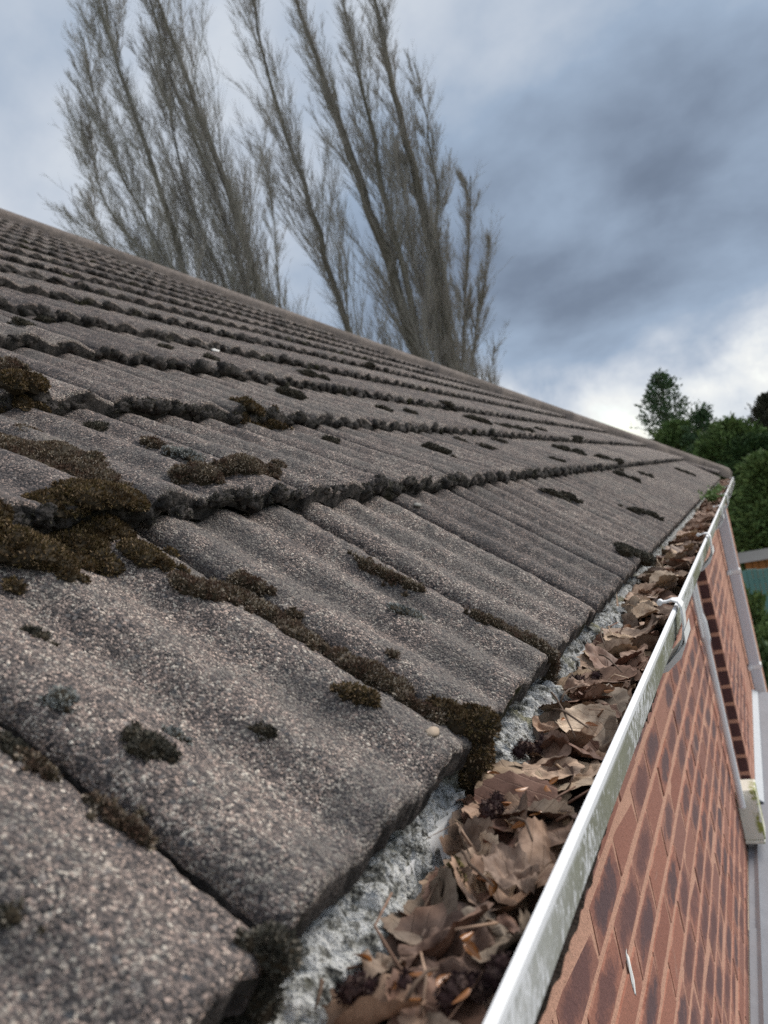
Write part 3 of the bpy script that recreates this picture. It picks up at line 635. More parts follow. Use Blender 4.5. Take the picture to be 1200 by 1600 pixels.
# ------------------------------------------------------------------ brick wall
WX = -0.2865; FX = -0.2465; YS = 3.68; WEND = LEN - 0.35; CH = 0.0766; BP = 0.2; ZT = -0.29 + H; ZB = -1.62 + H
def brick_mat():
    m, t, b = new_mat('brick'); p = wpos(t); oi = nn(t, 'ShaderNodeObjectInfo'); r = oi.outputs['Random']
    tcn = nn(t, 'ShaderNodeTexCoord'); ob = tcn.outputs['Object']
    base = ramp(t, r, [(0.0, (0.2693, 0.1032, 0.0693)), (0.2, (0.3591, 0.148, 0.0977)), (0.4, (0.2195, 0.0897, 0.0666)), (0.6, (0.3092, 0.139, 0.0995)), (0.8, (0.1995, 0.0897, 0.0728)), (1.0, (0.379, 0.1749, 0.1199))])
    s_ = nn(t, 'ShaderNodeSeparateXYZ'); t.links.new(ob, s_.inputs[0])
    q1 = mth(t, 'POWER', mth(t, 'ABSOLUTE', mth(t, 'MULTIPLY', s_.outputs[1], 1 / 0.088)), 2.0); q2 = mth(t, 'POWER', mth(t, 'ABSOLUTE', mth(t, 'MULTIPLY', s_.outputs[2], 1 / 0.030)), 2.0)
    n = noi(t, p, 22, 5, 0.65, 0.4); n_ = noi(t, p, 160, 4, 0.65)
    core = smooth(t, mth(t, 'ADD', mth(t, 'ADD', q1, q2), mth(t, 'MULTIPLY_ADD', n, 3.4, -1.7)), 1.05, 0.25)
    has = mth(t, 'GREATER_THAN', mth(t, 'FRACT', mth(t, 'MULTIPLY', r, 7.31)), 0.30)
    dk = mixc(t, mth(t, 'FRACT', mth(t, 'MULTIPLY', r, 3.7)), (0.055, 0.042, 0.055, 1), (0.13, 0.055, 0.05, 1))
    c = mixc(t, mth(t, 'MULTIPLY', mth(t, 'MULTIPLY', core, has), 0.85), base, dk)
    c = mixc(t, mth(t, 'MULTIPLY', smooth(t, n_, 0.56, 0.72), 0.35), c, (0.16, 0.08, 0.06, 1))
    c = mixc(t, mth(t, 'MULTIPLY', smooth(t, n, 0.60, 0.78), 0.35), c, (0.42, 0.33, 0.27, 1))
    ed = mth(t, 'MAXIMUM', mth(t, 'MULTIPLY', mth(t, 'ABSOLUTE', s_.outputs[1]), 1 / 0.093), mth(t, 'MULTIPLY', mth(t, 'ABSOLUTE', s_.outputs[2]), 1 / 0.031))
    sm = smooth(t, mth(t, 'ADD', ed, mth(t, 'ADD', mth(t, 'MULTIPLY_ADD', n, 0.9, -0.45), mth(t, 'MULTIPLY_ADD', n_, 0.3, -0.15))), 0.90, 1.06)
    c = mixc(t, mth(t, 'MULTIPLY', sm, 0.7), c, (0.46, 0.235, 0.165, 1))                     # mortar smeared over the brick edges
    setc(t, b, c); b.inputs['Roughness'].default_value = 0.9; bump(t, b, mth(t, 'ADD', n_, n), 0.6, 0.003); return m
BRICK = brick_mat()
MORTAR = simple('orange_mortar', (0.55, 0.31, 0.22), 0.95, 0.22, 60, 0.8, 0.003)
STONEC = simple('cream_mortar_line', (0.55, 0.47, 0.36), 0.9, 0.2, 30)
rec = 0.0010
parts = [box(WX - 0.2, WX - rec, -0.8, YS + 0.1, 0.0, ZT), box(WX - 0.2, FX - rec, YS + rec, WEND, 0.0, ZT), box(WX - 9.0, WX - 0.2 + 0.001, WEND - 0.25, WEND - 0.002, 0.0, ZT)]
V, Fc = join(parts); wall = obj('wall', mk('wall', V, Fc, MORTAR), house); wall['label'] = 'red brick wall with dark-centred bricks and orange mortar'
bm_s = [mk('brick', *bevel_box(0.05, BP - 0.010 + 0.002 * math.sin(s * 2.1), CH - 0.0150 + 0.002 * math.sin(s * 3.3), 0.0022, 0.0018, s), BRICK) for s in range(9)]
bm_h = [mk('brick', *bevel_box(0.05, (BP - 0.0115) / 2 - 0.003, CH - 0.0115, 0.004, 0.0012, s), BRICK) for s in range(2)]
rest = []; nb = 0
ztop = -0.515 + H + 3 * CH
for c in range(18):
    zc = ztop - CH * (c + 0.5)
    if zc < ZB: break
    y = (0.075 if c % 2 else 0.175) - 0.8 + 0.1
    while y < YS:
        y0, y1_ = y, min(y + BP, YS - 0.004)
        if y1_ - y0 > 0.03:
            yc_ = (y0 + y1_) / 2; r_ = random.Random(c * 77 + int(y * 10))
            if y1_ - y0 > BP - 0.02:
                vis = y1_ > 0.45 and (yc_ > 0.6 or True)
                if y1_ > 0.5: obj('brick', bm_s[r_.randrange(9)], wall, Matrix.Translation((WX - 0.025 + r_.uniform(-0.0002, 0.0008), yc_ + r_.uniform(-0.003, 0.003), zc + r_.uniform(-0.0018, 0.0018)))); nb += 1
                else: v, f = bevel_box(0.05, BP - 0.0115, CH - 0.0115, 0.004); rest.append(([q + Vector((WX - 0.025, yc_, zc)) for q in v], f))
            else:
                v, f = bevel_box(0.05, y1_ - y0 - 0.0115, CH - 0.0115, 0.004); rest.append(([q + Vector((WX - 0.025, yc_, zc)) for q in v], f))
        y += BP
    y = YS + (0.0 if c % 2 else -BP / 2)
    while y < WEND:
        y0, y1_ = max(y, YS), min(y + BP, WEND)
        if y1_ - y0 > 0.04:
            yc_ = (y0 + y1_) / 2; r_ = random.Random(c * 57 + int(y * 10))
            full = y1_ - y0 > BP - 0.02
            if nb < 296 and yc_ < 4.7 and full: obj('brick', bm_s[r_.randrange(9)], wall, Matrix.Translation((FX - 0.025 + r_.uniform(-0.0002, 0.0008), yc_, zc))); nb += 1
            else: v, f = bevel_box(0.05, y1_ - y0 - 0.0115, CH - 0.0115, 0.004); rest.append(([q + Vector((FX - 0.025, yc_, zc)) for q in v], f))
        y += BP
    # dark header faces on the return of the projecting far wall
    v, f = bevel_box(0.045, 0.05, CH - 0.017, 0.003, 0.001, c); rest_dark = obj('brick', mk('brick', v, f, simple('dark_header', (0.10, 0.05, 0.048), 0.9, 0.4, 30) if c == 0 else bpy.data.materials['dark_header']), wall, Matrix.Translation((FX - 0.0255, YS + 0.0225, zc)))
V, Fc = join(rest); tag(obj('brickwork', mk('brickwork', V, Fc, BRICK), wall), kind='stuff')
print('bricks', nb)
# bird dropping on the wall
V = ICO2[0] * np.array([0.0015, 0.010, 0.034]); V = V + rng.normal(size=V.shape) * 0.0008; r_ = ray(984, 1518); k_ = WX / r_.x
obj('white_splash', mk_np('white_splash', V, ICO2[1], simple('dropping', (0.8, 0.8, 0.78), 0.8, 0.1, 80), True), wall, Matrix.Translation(CAM + r_ * k_ + Vector((0.001, 0, 0))))
# fascia and soffit behind the gutter
V, Fc = join([box(WX + 0.004, WX + 0.022, -0.8, YS + 0.001, ZT - 0.02, ZE - 0.045), box(FX + 0.002, FX + 0.0035, YS + 0.003, LEN - 0.1, ZT - 0.02, ZE - 0.06), box(-4.0, FX - 0.01, WEND + 0.004, LEN - 0.12, ZT - 0.02, ZT)])
obj('fascia', mk('fascia', V, Fc, WHITE), house)
# overflow pipe down the wall into a white hopper box
p0 = Vector((WX + 0.021, 3.18, 0))
parts = [tube([p0 + Vector((0, 0, z)) for z in (ZT - 0.05, H - 0.60)], 0.012, 12), tube([p0 + Vector((0, 0, z)) for z in (H - 0.56, H - 0.59, H - 0.655, H - 0.68)], [0.013, 0.019, 0.019, 0.013], 12), tube([p0 + Vector((0, 0, z)) for z in (H - 0.66, H - 1.30)], 0.0125, 12),
         tube([p0 + Vector((-0.006, -0.04, z)) for z in (ZT - 0.05, H - 0.64)], 0.006, 8)]
V, Fc = join(parts); obj('overflow_pipe', mk('overflow_pipe', V, Fc, WHITE, False), house)
def hopper_mat():
    m, t, b = new_mat('cream_plastic'); p = wpos(t); n = noi(t, p, 40, 5, 0.6); s_ = nn(t, 'ShaderNodeSeparateXYZ'); t.links.new(p, s_.inputs[0])
    e = mth(t, 'MULTIPLY', smooth(t, s_.outputs[0], WX + 0.045, WX + 0.062), smooth(t, n, 0.42, 0.58))
    setc(t, b, mixc(t, e, (0.78, 0.76, 0.66, 1), (0.28, 0.30, 0.06, 1))); b.inputs['Roughness'].default_value = 0.5; return m
V, Fc = join([bevel_box(0.074, 0.12, 0.19, 0.004)]); V = [v + Vector((WX + 0.038, 3.27, H - 1.345)) for v in V]
v2, f2 = bevel_box(0.07, 0.13, 0.012, 0.003); V2, F2 = join([(V, Fc), ([v + Vector((WX + 0.036, 3.268, H - 1.446)) for v in v2], f2)])
obj('hopper', mk('hopper', V2, F2, hopper_mat()), house)
# square downpipe at the far end
dp = empty('downpipe', (0, 0, 0), None, None) if False else None
PX, PY = FX + 0.042, 5.5
V, Fc = bevel_box(0.066, 0.066, ZT - 0.02, 0.006); V = [v + Vector((PX, PY, (ZT - 0.02) / 2)) for v in V]
pipe = obj('downpipe', mk('downpipe', V, Fc, simple('grey_white_plastic', (0.70, 0.70, 0.74), 0.4, 0.05, 10)), house); pipe['label'] = 'square white downpipe held by clips'
for z in (-0.725, -1.34, -2.6, -3.8):
    V, Fc = join([bevel_box(0.080, 0.080, 0.028, 0.004), ([q + Vector((-0.03, -0.052, 0)) for q in bevel_box(0.02, 0.05, 0.024, 0.003)[0]], bevel_box(0.02, 0.05, 0.024, 0.003)[1])])
    obj('clip', mk('clip', [v + Vector((PX, PY, H + z)) for v in V], Fc, WHITE), pipe)
V, Fc = tube([(PX, PY, ZT - 0.03), (PX + 0.0, PY, ZT + 0.005)], [0.036, 0.040], 12); obj('collar', mk('collar', V, Fc, WHITE), pipe)
# lower lean-to roof: grey sheets with flashing against the wall
LEAD = simple('grey_sheet', (0.25, 0.26, 0.29), 0.6, 0.15, 5, 0.3, 0.01); FLASH = simple('pale_flashing', (0.40, 0.44, 0.48), 0.5, 0.15, 14, 0.2, 0.003)
def low_z(x): return H - 1.50 - (x - FX) * 0.12
V, Fc = join([box(FX + 0.004, 3.2, -1.5, 5.38, 2.2, 2.9)]); lroof = obj('lower_roof', mk('lower_roof', [(x, y, (low_z(x) - 0.02) if z > 2.5 else 0.0) for x, y, z in V], Fc, simple('render_wall', (0.5, 0.47, 0.42), 0.9, 0.1, 10)), house)
lroof['label'] = 'low grey sheet roof against the brick wall'
yj = [-1.2, 0.1, 1.4, 2.68, 3.98, 5.42]
for a, b_ in zip(yj[:-1], yj[1:]):
    xs = (FX - 0.035, 0.5, 1.3, 2.3, 3.3); V, Fc = [], []
    for x in xs:
        for y in (a + 0.002, b_ - 0.003):
            for dz_ in (-0.006, 0.012): V.append((x, y, low_z(x) + dz_ + (0.004 if y > a + 0.5 else 0.0)))
    for i in range(len(xs) - 1):
        q = i * 4; Fc += [(q + 1, q + 5, q + 7, q + 3), (q, q + 2, q + 6, q + 4), (q, q + 4, q + 5, q + 1), (q + 2, q + 3, q + 7, q + 6)]
    Fc += [(0, 1, 3, 2), (16, 18, 19, 17)]
    obj('roof_sheet', mk('roof_sheet', V, Fc, LEAD), lroof)
V, Fc = extrude_y([(FX + 0.001, H - 1.46), (FX + 0.004, H - 1.462), (FX + 0.030, low_z(FX + 0.03) + 0.022), (FX + 0.030, low_z(FX + 0.03) + 0.019), (FX + 0.001, H - 1.475)], [YS - 0.01, 5.40], True)
V2, F2 = extrude_y([(WX + 0.001, H - 1.50), (WX + 0.004, H - 1.502), (WX + 0.040, low_z(WX + 0.04) + 0.030), (WX + 0.040, low_z(WX + 0.04) + 0.026), (WX + 0.001, H - 1.515)], [-1.2, YS - 0.012], True)
V, Fc = join([(V, Fc), (V2, F2)]); obj('flashing', mk('flashing', V, Fc, FLASH), lroof)
V, Fc = extrude_y([(WX + 0.001, H - 1.485), (WX + 0.007, H - 1.487), (WX + 0.007, H - 1.505), (WX + 0.001, H - 1.505)], [-1.2, YS - 0.012], True); obj('mortar_line', mk('mortar_line', V, Fc, STONEC), lroof)

# ------------------------------------------------------------------ litter in the gutter
def leaf_mat():
    m, t, b = new_mat('dry_leaf'); p = wpos(t); r = orand(t)
    uvn = nn(t, 'ShaderNodeUVMap'); s_ = nn(t, 'ShaderNodeSeparateXYZ'); t.links.new(uvn.outputs[0], s_.inputs[0])
    u, v = s_.outputs[0], s_.outputs[1]; av = mth(t, 'ABSOLUTE', v)
    mid_ = smooth(t, av, 0.035, 0.008)
    ph = mth(t, 'FRACT', mth(t, 'MULTIPLY', mth(t, 'SUBTRACT', u, mth(t, 'MULTIPLY', av, 0.75)), 5.0)); lat = smooth(t, mth(t, 'ABSOLUTE', mth(t, 'SUBTRACT', ph, 0.5)), 0.07, 0.01)
    vein = mth(t, 'MAXIMUM', mid_, mth(t, 'MULTIPLY', lat, 0.7))
    base = ramp(t, r, [(0.0, (0.1785, 0.0924, 0.0651)), (0.15, (0.4123, 0.266, 0.1795)), (0.3, (0.0966, 0.0538, 0.0437)), (0.45, (0.56, 0.399, 0.28)), (0.6, (0.2464, 0.1176, 0.0806)), (0.75, (0.2625, 0.2048, 0.1522)), (0.9, (0.4522, 0.3059, 0.1862)), (1.0, (0.7056, 0.5439, 0.3969))])
    n = noi(t, p, 70, 5, 0.65, 0.3); n_ = noi(t, p, 18, 3, 0.5)
    c = mixc(t, smooth(t, n, 0.40, 0.68), base, mixc(t, 1.0, base, (0.55, 0.50, 0.48, 1), 'MULTIPLY'))
    c = mixc(t, mth(t, 'MULTIPLY', vein, 0.30), c, mixc(t, 0.5, base, (0.34, 0.24, 0.16, 1)))
    c = mixc(t, mth(t, 'MULTIPLY', smooth(t, n_, 0.55, 0.7), 0.35), c, (0.13, 0.12, 0.115, 1))
    setc(t, b, c); b.inputs['Roughness'].default_value = 0.7; b.inputs['Specular IOR Level'].default_value = 0.35
    bump(t, b, mth(t, 'ADD', mth(t, 'MULTIPLY', n, 0.8), mth(t, 'MULTIPLY', vein, -0.8)), 0.6, 0.002); return m
LEAF = leaf_mat(); SOIL = simple('leaf_mould', (0.030, 0.020, 0.015), 0.95, 0.6, 120, 1.0, 0.006)
def leaf_outline(th_, r):
    a = abs(math.atan2(math.sin(th_), math.cos(th_)))          # 0 = tip
    R_ = 0.86 + 0.20 * math.exp(-(a / 0.30) ** 2) + 0.06 * math.cos(2.2 * a - 1.4) - 0.16 * math.exp(-((a - math.pi) / 0.35) ** 2)
    return R_
def make_leaf(size, seed, curl, fold, crumple, nr=9, na=44):
    r = random.Random(seed); o3 = Vector((r.uniform(0, 90), r.uniform(0, 90), r.uniform(0, 90)))
    asp = r.uniform(0.74, 0.95); bite = [(r.uniform(-3, 3), r.uniform(0.05, 0.22), r.uniform(0.1, 0.3)) for _ in range(r.choice([0, 0, 0, 1]))]
    V, UV, Fc = [Vector((0, 0, 0))], [(0.5, 0.0)], []
    ca = r.uniform(0, math.pi); cc = r.uniform(0.5, 1.4)
    for i in range(1, nr + 1):
        f = i / nr
        for k in range(na):
            t_ = 2 * math.pi * k / na; R_ = leaf_outline(t_, r)
            for ba, bd, bw in bite:
                dd = abs(math.atan2(math.sin(t_ - ba), math.cos(t_ - ba))); R_ *= 1 - bd * math.exp(-(dd / bw) ** 2) * f
            if i == nr: R_ *= 1 + 0.045 * (1 if k % 2 else -1) * r.uniform(0.4, 1)
            V.append(Vector((R_ * f * math.cos(t_), R_ * f * math.sin(t_) * asp, 0))); UV.append((V[-1].x * 0.5 + 0.5, V[-1].y))
    for v in V:
        x, y = v.x, v.y; rr = x * x + y * y
        z = fold * abs(y) * 0.9 + curl * (x * math.cos(ca) + y * math.sin(ca)) ** 2 * 0.75
        q = Vector((x, y, 0)) * 1.25 + o3
        z += crumple * (0.34 * (1 - abs(noise.noise(q * 1.3)) * 2.4) + 0.20 * noise.noise(q * 2.6) + 0.10 * noise.noise(q * 5.2) * rr)
        sh = 1 - 0.12 * crumple * rr
        v.x = x * sh; v.y = y * sh * (1 - 0.25 * max(0, fold)); v.z = z
    for k in range(na): Fc.append((0, 1 + k, 1 + (k + 1) % na))
    for i in range(nr - 1):
        for k in range(na):
            a = 1 + i * na + k; b_ = 1 + i * na + (k + 1) % na; Fc.append((a, a + na, b_ + na, b_))
    V = [v * size * 0.5 for v in V]
    # petiole
    st = r.uniform(0.5, 0.9) * size; pv, pf = tube([(-0.42 * size, 0, 0), (-0.42 * size - st * 0.4, r.uniform(-.1, .1) * size, 0.06 * size), (-0.42 * size - st * 0.75, r.uniform(-.3, .3) * size, 0.02 * size)], [0.0011, 0.0009, 0.0007], 4) if r.random() < 0.45 else ([], [])
    b0 = len(V); V += list(pv); UV += [(0.0, 0.0)] * len(pv); Fc += [tuple(i + b0 for i in f) for f in pf]
    return V, Fc, UV
XMAX, XMIN = RX - 0.0135, RX - 0.104
def heap(y): return RZm - 0.037 + 0.012 * noise.noise(Vector((y * 3.1, 0.3, 0))) + 0.010 * min(1, max(0, (y - 0.9) / 1.2))
def place_leaf(y, x, z, size, seed, rot, curl=None, fold=None, crumple=None):
    r = random.Random(seed * 3 + 1)
    V, Fc, UV = make_leaf(size, seed, r.uniform(-0.4, 0.7) if curl is None else curl, r.uniform(-0.1, 0.55) if fold is None else fold, r.uniform(0.12, 0.55) if crumple is None else crumple)
    c = Vector((x, y, z)); out = []
    for v in V:
        p = c + rot @ v
        if p.x > XMAX: e = p.x - XMAX; p.x = XMAX - 0.15 * e; p.z += 0.30 * e
        zf = RZm - 0.070 if p.x > RX - 0.09 else RZm - 0.05
        if p.z < zf: p.z = zf + 0.02 * (zf - p.z)
        if p.x < XE - 0.004:
            lim = ZE - 0.036 - 0.3 * max(0, XE - p.x)
            if p.z > lim: p.z = lim
        if p.z > RZm + 0.014: p.z = RZm + 0.014 + 0.2 * (p.z - RZm - 0.014)
        out.append(p - c)
    return out, Fc, UV, c
V, Fc = [], []; ys = np.arange(-0.4, LEN - 0.1, 0.008); nx_ = 14
for y in ys:
    for i in range(nx_):
        x = XMAX + 0.003 - (XMAX - XMIN + 0.012) * i / (nx_ - 1); V.append((x, y, heap(y) - 0.010 + 0.006 * fbm((x, y, 0), 60, 3)))
for i in range(len(ys) - 1):
    for j in range(nx_ - 1): q = i * nx_ + j; Fc.append((q, q + 1, q + nx_ + 1, q + nx_))
tag(obj('leaf_mould', mk('leaf_mould', V, Fc, SOIL, True)), 'dark rotted leaf mould filling the bottom of the gutter', 'leaf mould', kind='stuff')
def ghit(px, py, dz=0.0):                                # pixel onto the litter surface
    r = ray(px, py); zz_ = RZm - 0.030 + dz; k_ = (zz_ - H) / r.z; return CAM + r * k_
def eul(a, b_, c): return Matrix.Rotation(c, 3, 'Z') @ Matrix.Rotation(b_, 3, 'Y') @ Matrix.Rotation(a, 3, 'X')
n_leaf = 0
def add_leaf(y, x, z, size, seed, rot, label, **k):
    global n_leaf
    V, Fc, UV, c = place_leaf(y, x, z, size, seed, rot, **k)
    o = obj('fallen_leaf', mk('fallen_leaf', V, Fc, LEAF, True, uv=UV), None, Matrix.Translation(c)); n_leaf += 1
    return tag(o, label, 'leaf', 'fallen leaves in the gutter')
special = [
 (800, 1395, 0.056, 0.2, -0.15, 2.2, 11, 'large pale crumpled leaf lying against the gutter rim', dict(curl=0.5, fold=0.3, crumple=1.0), 0.018),
 (690, 1500, 0.066, 0.25, 0.1, 0.5, 22, 'broad tan leaf with wavy lower margin in the near gutter', dict(curl=-0.4, fold=0.25, crumple=0.8), 0.012),
 (690, 1400, 0.036, 0.9, 0.1, 1.5, 33, 'rolled brown leaf standing beside the white bedding', dict(curl=1.1, fold=0.8, crumple=0.5), 0.014),
 (770, 1440, 0.034, 0.2, 0.2, 0.0, 44, 'small reddish-brown leaf below the large pale leaf', dict(curl=-0.4, fold=0.1, crumple=0.7), 0.012),
 (735, 1330, 0.044, 0.5, -0.5, 1.9, 55, 'grey-brown folded leaf beside the hanging moss clump', dict(curl=0.6, fold=0.8, crumple=0.5), 0.012),
 (860, 1220, 0.060, 0.15, 0.1, 0.3, 66, 'flat grey-brown leaf in the gutter right of the hanging moss', dict(curl=0.1, fold=0.05, crumple=0.35), 0.012),
 (855, 1305, 0.058, 0.1, -0.1, 2.6, 77, 'smooth olive-brown leaf beyond the large pale leaf', dict(curl=0.2, fold=0.1, crumple=0.4), 0.010),
 (815, 1165, 0.040, 0.5, 0.4, 1.0, 88, 'upright curled leaf at the white bedding gap', dict(curl=0.9, fold=0.5, crumple=0.5), 0.016),
 (600, 1530, 0.045, 0.3, 0.3, 2.2, 99, 'brown leaf tucked under the bottom tile edge', dict(curl=0.4, fold=0.4, crumple=0.8), 0.012),
 (905, 1090, 0.048, 0.3, 0.2, 0.8, 111, 'dark wavy leaf in mid gutter beyond the flat leaf', dict(curl=0.6, fold=0.2, crumple=0.9), 0.016),
]
r_ = random.Random(5); rest = []
lab = lambda y: 'dry brown leaf in the gutter ' + ('below the hanging olive moss clump' if y < 0.62 else 'between the hanging moss clump and the first bracket' if y < 1.29 else 'between the first and second brackets' if y < 2.42 else 'beyond the second bracket')
y = 0.16; i = 0
while y < LEN - 0.15:
    i += 1
    dens = 140 if y < 1.0 else (95 if y < 3 else 60)
    y += 1.0 / dens * r_.uniform(0.6, 1.4)
    size = r_.uniform(0.056, 0.098); x = r_.uniform(XMIN - 0.002, XMAX - 0.018)
    z = heap(y) + r_.uniform(-0.012, 0.010)
    rot = eul(r_.gauss(0, 0.28), r_.gauss(0, 0.28), r_.uniform(0, 6.28))
    if n_leaf < 285: add_leaf(y, x, z, size, 1000 + i, rot, lab(y))
    else: V, Fc, UV, c = place_leaf(y, x, z, size * 1.1, 1000 + i, rot); rest.append(([v + c for v in V], Fc, UV))
for px, py, size, a, b_, c, sd_, label, kw, dz_ in special:
    p = ghit(px, py, 0.0); add_leaf(p.y, min(max(p.x, XMIN + 0.01), XMAX - 0.012), heap(p.y) + dz_, size, sd_, eul(a, b_, c), label, **kw)
UVall = []
for q in rest: UVall += q[2]
V, Fc = join([(q[0], q[1]) for q in rest]); tag(obj('far_leaves', mk('far_leaves', V, Fc, LEAF, True, uv=UVall)), 'mass of dry brown leaves filling the far gutter', 'leaves', kind='stuff')
print('leaves', n_leaf, len(rest))
# orange bud scales
BUD = simple('bud_scale', (0.30, 0.115, 0.03), 0.35, 0.6, 60, spec=0.6)
def bud_geo(seed):
    r = random.Random(seed); V, Fc = [], []; n, m_ = 7, 5
    for i in range(n):
        f = i / (n - 1); wd = 0.19 * math.sin(math.pi * (0.08 + 0.92 * f) ** 0.8) + 0.02
        for j in range(m_):
            a = (j / (m_ - 1) - 0.5) * 2.6; V.append(((f - 0.5), wd * math.sin(a), 0.22 * (1 - math.cos(a)) * wd / 0.19 + 0.10 * (f - 0.5) ** 2))
    for i in range(n - 1):
        for j in range(m_ - 1): q = i * m_ + j; Fc.append((q, q + m_, q + m_ + 1, q + 1))
    return V, Fc
buds = [mk('bud_scale', *bud_geo(s), BUD, True) for s in range(3)]
bud_px = [(560, 1520, 0), (735, 1480, 1), (700, 1560, 1), (650, 1590, 0), (815, 1310, 1), (820, 1255, 0), (760, 1392, 1), (775, 1400, 0), (872, 1245, 1), (862, 1255, 1), (620, 1570, 1), (725, 1585, 0), (690, 1240, 1), (795, 1275, 1), (930, 1160, 0), (955, 1095, 1), (885, 1150, 1), (840, 1290, 1), (745, 1510, 1), (660, 1545, 0)]
for i, (px, py, k_) in enumerate(bud_px):
    p = ghit(px, py, 0.006); p.x = min(max(p.x, XMIN + 0.004), XMAX - 0.008); s_ = random.uniform(0.010, 0.015)
    m_ = Matrix.Translation((p.x, p.y, heap(p.y) + 0.026)) @ (eul(random.uniform(-.7, .7) + (math.pi if i % 2 else 0), random.uniform(-.4, .4), random.uniform(0, 6.28)).to_4x4()) @ Matrix.Scale(s_, 4)
    tag(obj('bud_scale', buds[i % 3], None, m_), 'shiny orange bud scale lying among the gutter leaves', 'bud scale', 'orange bud scales in the gutter')
# dark catkins
CAT = moss_mat('catkin_purple', [(0.025, 0.012, 0.014), (0.05, 0.024, 0.024), (0.085, 0.05, 0.045), (0.16, 0.11, 0.09)], (0.02, 0.01, 0.012))
CATY = moss_mat('catkin_yellow', [(0.05, 0.04, 0.02), (0.12, 0.10, 0.05), (0.22, 0.18, 0.07), (0.03, 0.022, 0.015)], (0.04, 0.03, 0.02))
def catkin(px, py, ang, L_, rr, mat, label):
    p = ghit(px, py, 0.006); p.x = min(max(p.x, XMIN + 0.008), XMAX - 0.012); z = heap(p.y) + 0.020
    d = Vector((math.cos(ang), math.sin(ang), 0)); n = 9
    bl = [(Vector((p.x, p.y, z)) + d * (L_ * (i / (n - 1) - 0.5)) + Vector((0, 0, 0.004 * math.sin(i * 0.9))), rr * random.uniform(0.8, 1.15), rr * random.uniform(0.8, 1.15), rr * 0.9) for i in range(n)]
    b1 = npjoin([blob(c, a, b_, e, 0, ICO1, 0.3) for c, a, b_, e in bl]); t1 = tufts(bl, 260000, 0.0022, -1.0)
    V, Tt = npjoin([b1, t1]); o = obj('catkin', mk_np('catkin', V - np.array(p[:]), Tt, mat), None, Matrix.Translation(p)); tag(o, label, 'catkin', 'fallen catkins in the gutter')
catkin(745, 1545, 0.9, 0.034, 0.0055, CAT, 'dark purple catkin at the bottom beside the gutter rim')
catkin(715, 1375, 1.9, 0.026, 0.0052, CATY, 'yellow-dusted catkin standing between the folded and rolled leaves')
catkin(590, 1560, 0.2, 0.030, 0.0062, CAT, 'dark catkin below the white bedding at the bottom')
catkin(770, 1275, 1.4, 0.022, 0.006, CAT, 'purple catkin under the hanging moss clump')
catkin(835, 1185, 0.9, 0.030, 0.0055, CAT, 'dark catkin beside the upright curled leaf')
catkin(915, 1070, 0.5, 0.030, 0.0055, CAT, 'dark catkin in mid gutter')
# twigs and leaf stalks
TWIG = simple('twig', (0.10, 0.065, 0.045), 0.8, 0.4, 60)
tw = [((845, 1100), (905, 1180), 'long thin twig slanting out from the bedding gap'), ((870, 1130), (925, 1165), 'twig crossing the long thin twig'), ((725, 1345), (775, 1400), 'forked twig over the folded leaf'), ((880, 1115), (915, 1085), 'short twig in mid gutter'),
      ((640, 1600), (690, 1540), 'pale stalk at the bottom of the gutter'), ((455, 1560), (500, 1610), 'reddish stalk under the nearest tile corner'), ((940, 1040), (975, 1065), 'short stalk near the first bracket'), ((800, 1300), (835, 1330), 'curved stalk beside the smooth leaf'), ((905, 1000), (950, 1030), 'thin stalk beside the far white bedding')]
for a, b_, lb in tw:
    p, q = ghit(*a, 0.01), ghit(*b_, 0.01)
    for v_ in (p, q): v_.x = min(max(v_.x, XMIN - 0.002), XMAX - 0.004); v_.z = heap(v_.y) + 0.030
    mdl = (p + q) / 2 + Vector((random.uniform(-.004, .004), random.uniform(-.006, .006), 0.004))
    V, Fc = tube([p, (p + mdl) / 2 + Vector((0, 0, .002)), mdl, (q + mdl) / 2, q], [0.0013, 0.0011, 0.0011, 0.0009, 0.0006], 6)
    tag(obj('twig', mk('twig', [v - p for v in V], Fc, TWIG, True), None, Matrix.Translation(p)), lb, 'twig')
# weed growing in the far gutter
LEAFG = simple('weed_leaf', (0.13, 0.20, 0.055), 0.6, 0.45, 40); 
def weed(y, n, hgt, label):
    root = Vector((RX - 0.05, y, RZm - 0.03)); e = empty('gutter_weed', root, label, 'weed'); sv, lv = [], []
    for i in range(n):
        a = random.uniform(0, 6.28); sp_ = random.uniform(0.2, 1.0); tip = root + Vector((math.cos(a) * sp_ * hgt * 0.85, math.sin(a) * sp_ * hgt * 1.4, hgt * random.uniform(0.5, 1.0)))
        mdl = (root + tip) / 2 + Vector((0, 0, 0.03)); sv.append(tube([root, mdl, tip], [0.002, 0.0016, 0.001], 4))
        for k_ in range(9):
            f = 0.25 + 0.75 * k_ / 8; c = root.lerp(mdl, f * 2) if f < 0.5 else mdl.lerp(tip, f * 2 - 1)
            d = Vector((random.gauss(0, 1), random.gauss(0, 1), random.gauss(0.4, 0.7))).normalized(); s_ = random.uniform(0.010, 0.022); sd_ = d.orthogonal().normalized() * s_ * 0.38
            lv.append(([c, c + d * s_ * 0.5 + sd_, c + d * s_, c + d * s_ * 0.5 - sd_], [(0, 1, 2), (0, 2, 3)]))
    V, Fc = join(sv); obj('stem', mk('stem', V, Fc, LEAFG), e); V, Fc = join(lv); obj('foliage', mk('foliage', V, Fc, LEAFG), e)
weed(4.35, 26, 0.10, 'green weed sprouting from the far end of the gutter')
weed(5.6, 14, 0.08, 'smaller weed growing in the gutter beyond the first one')

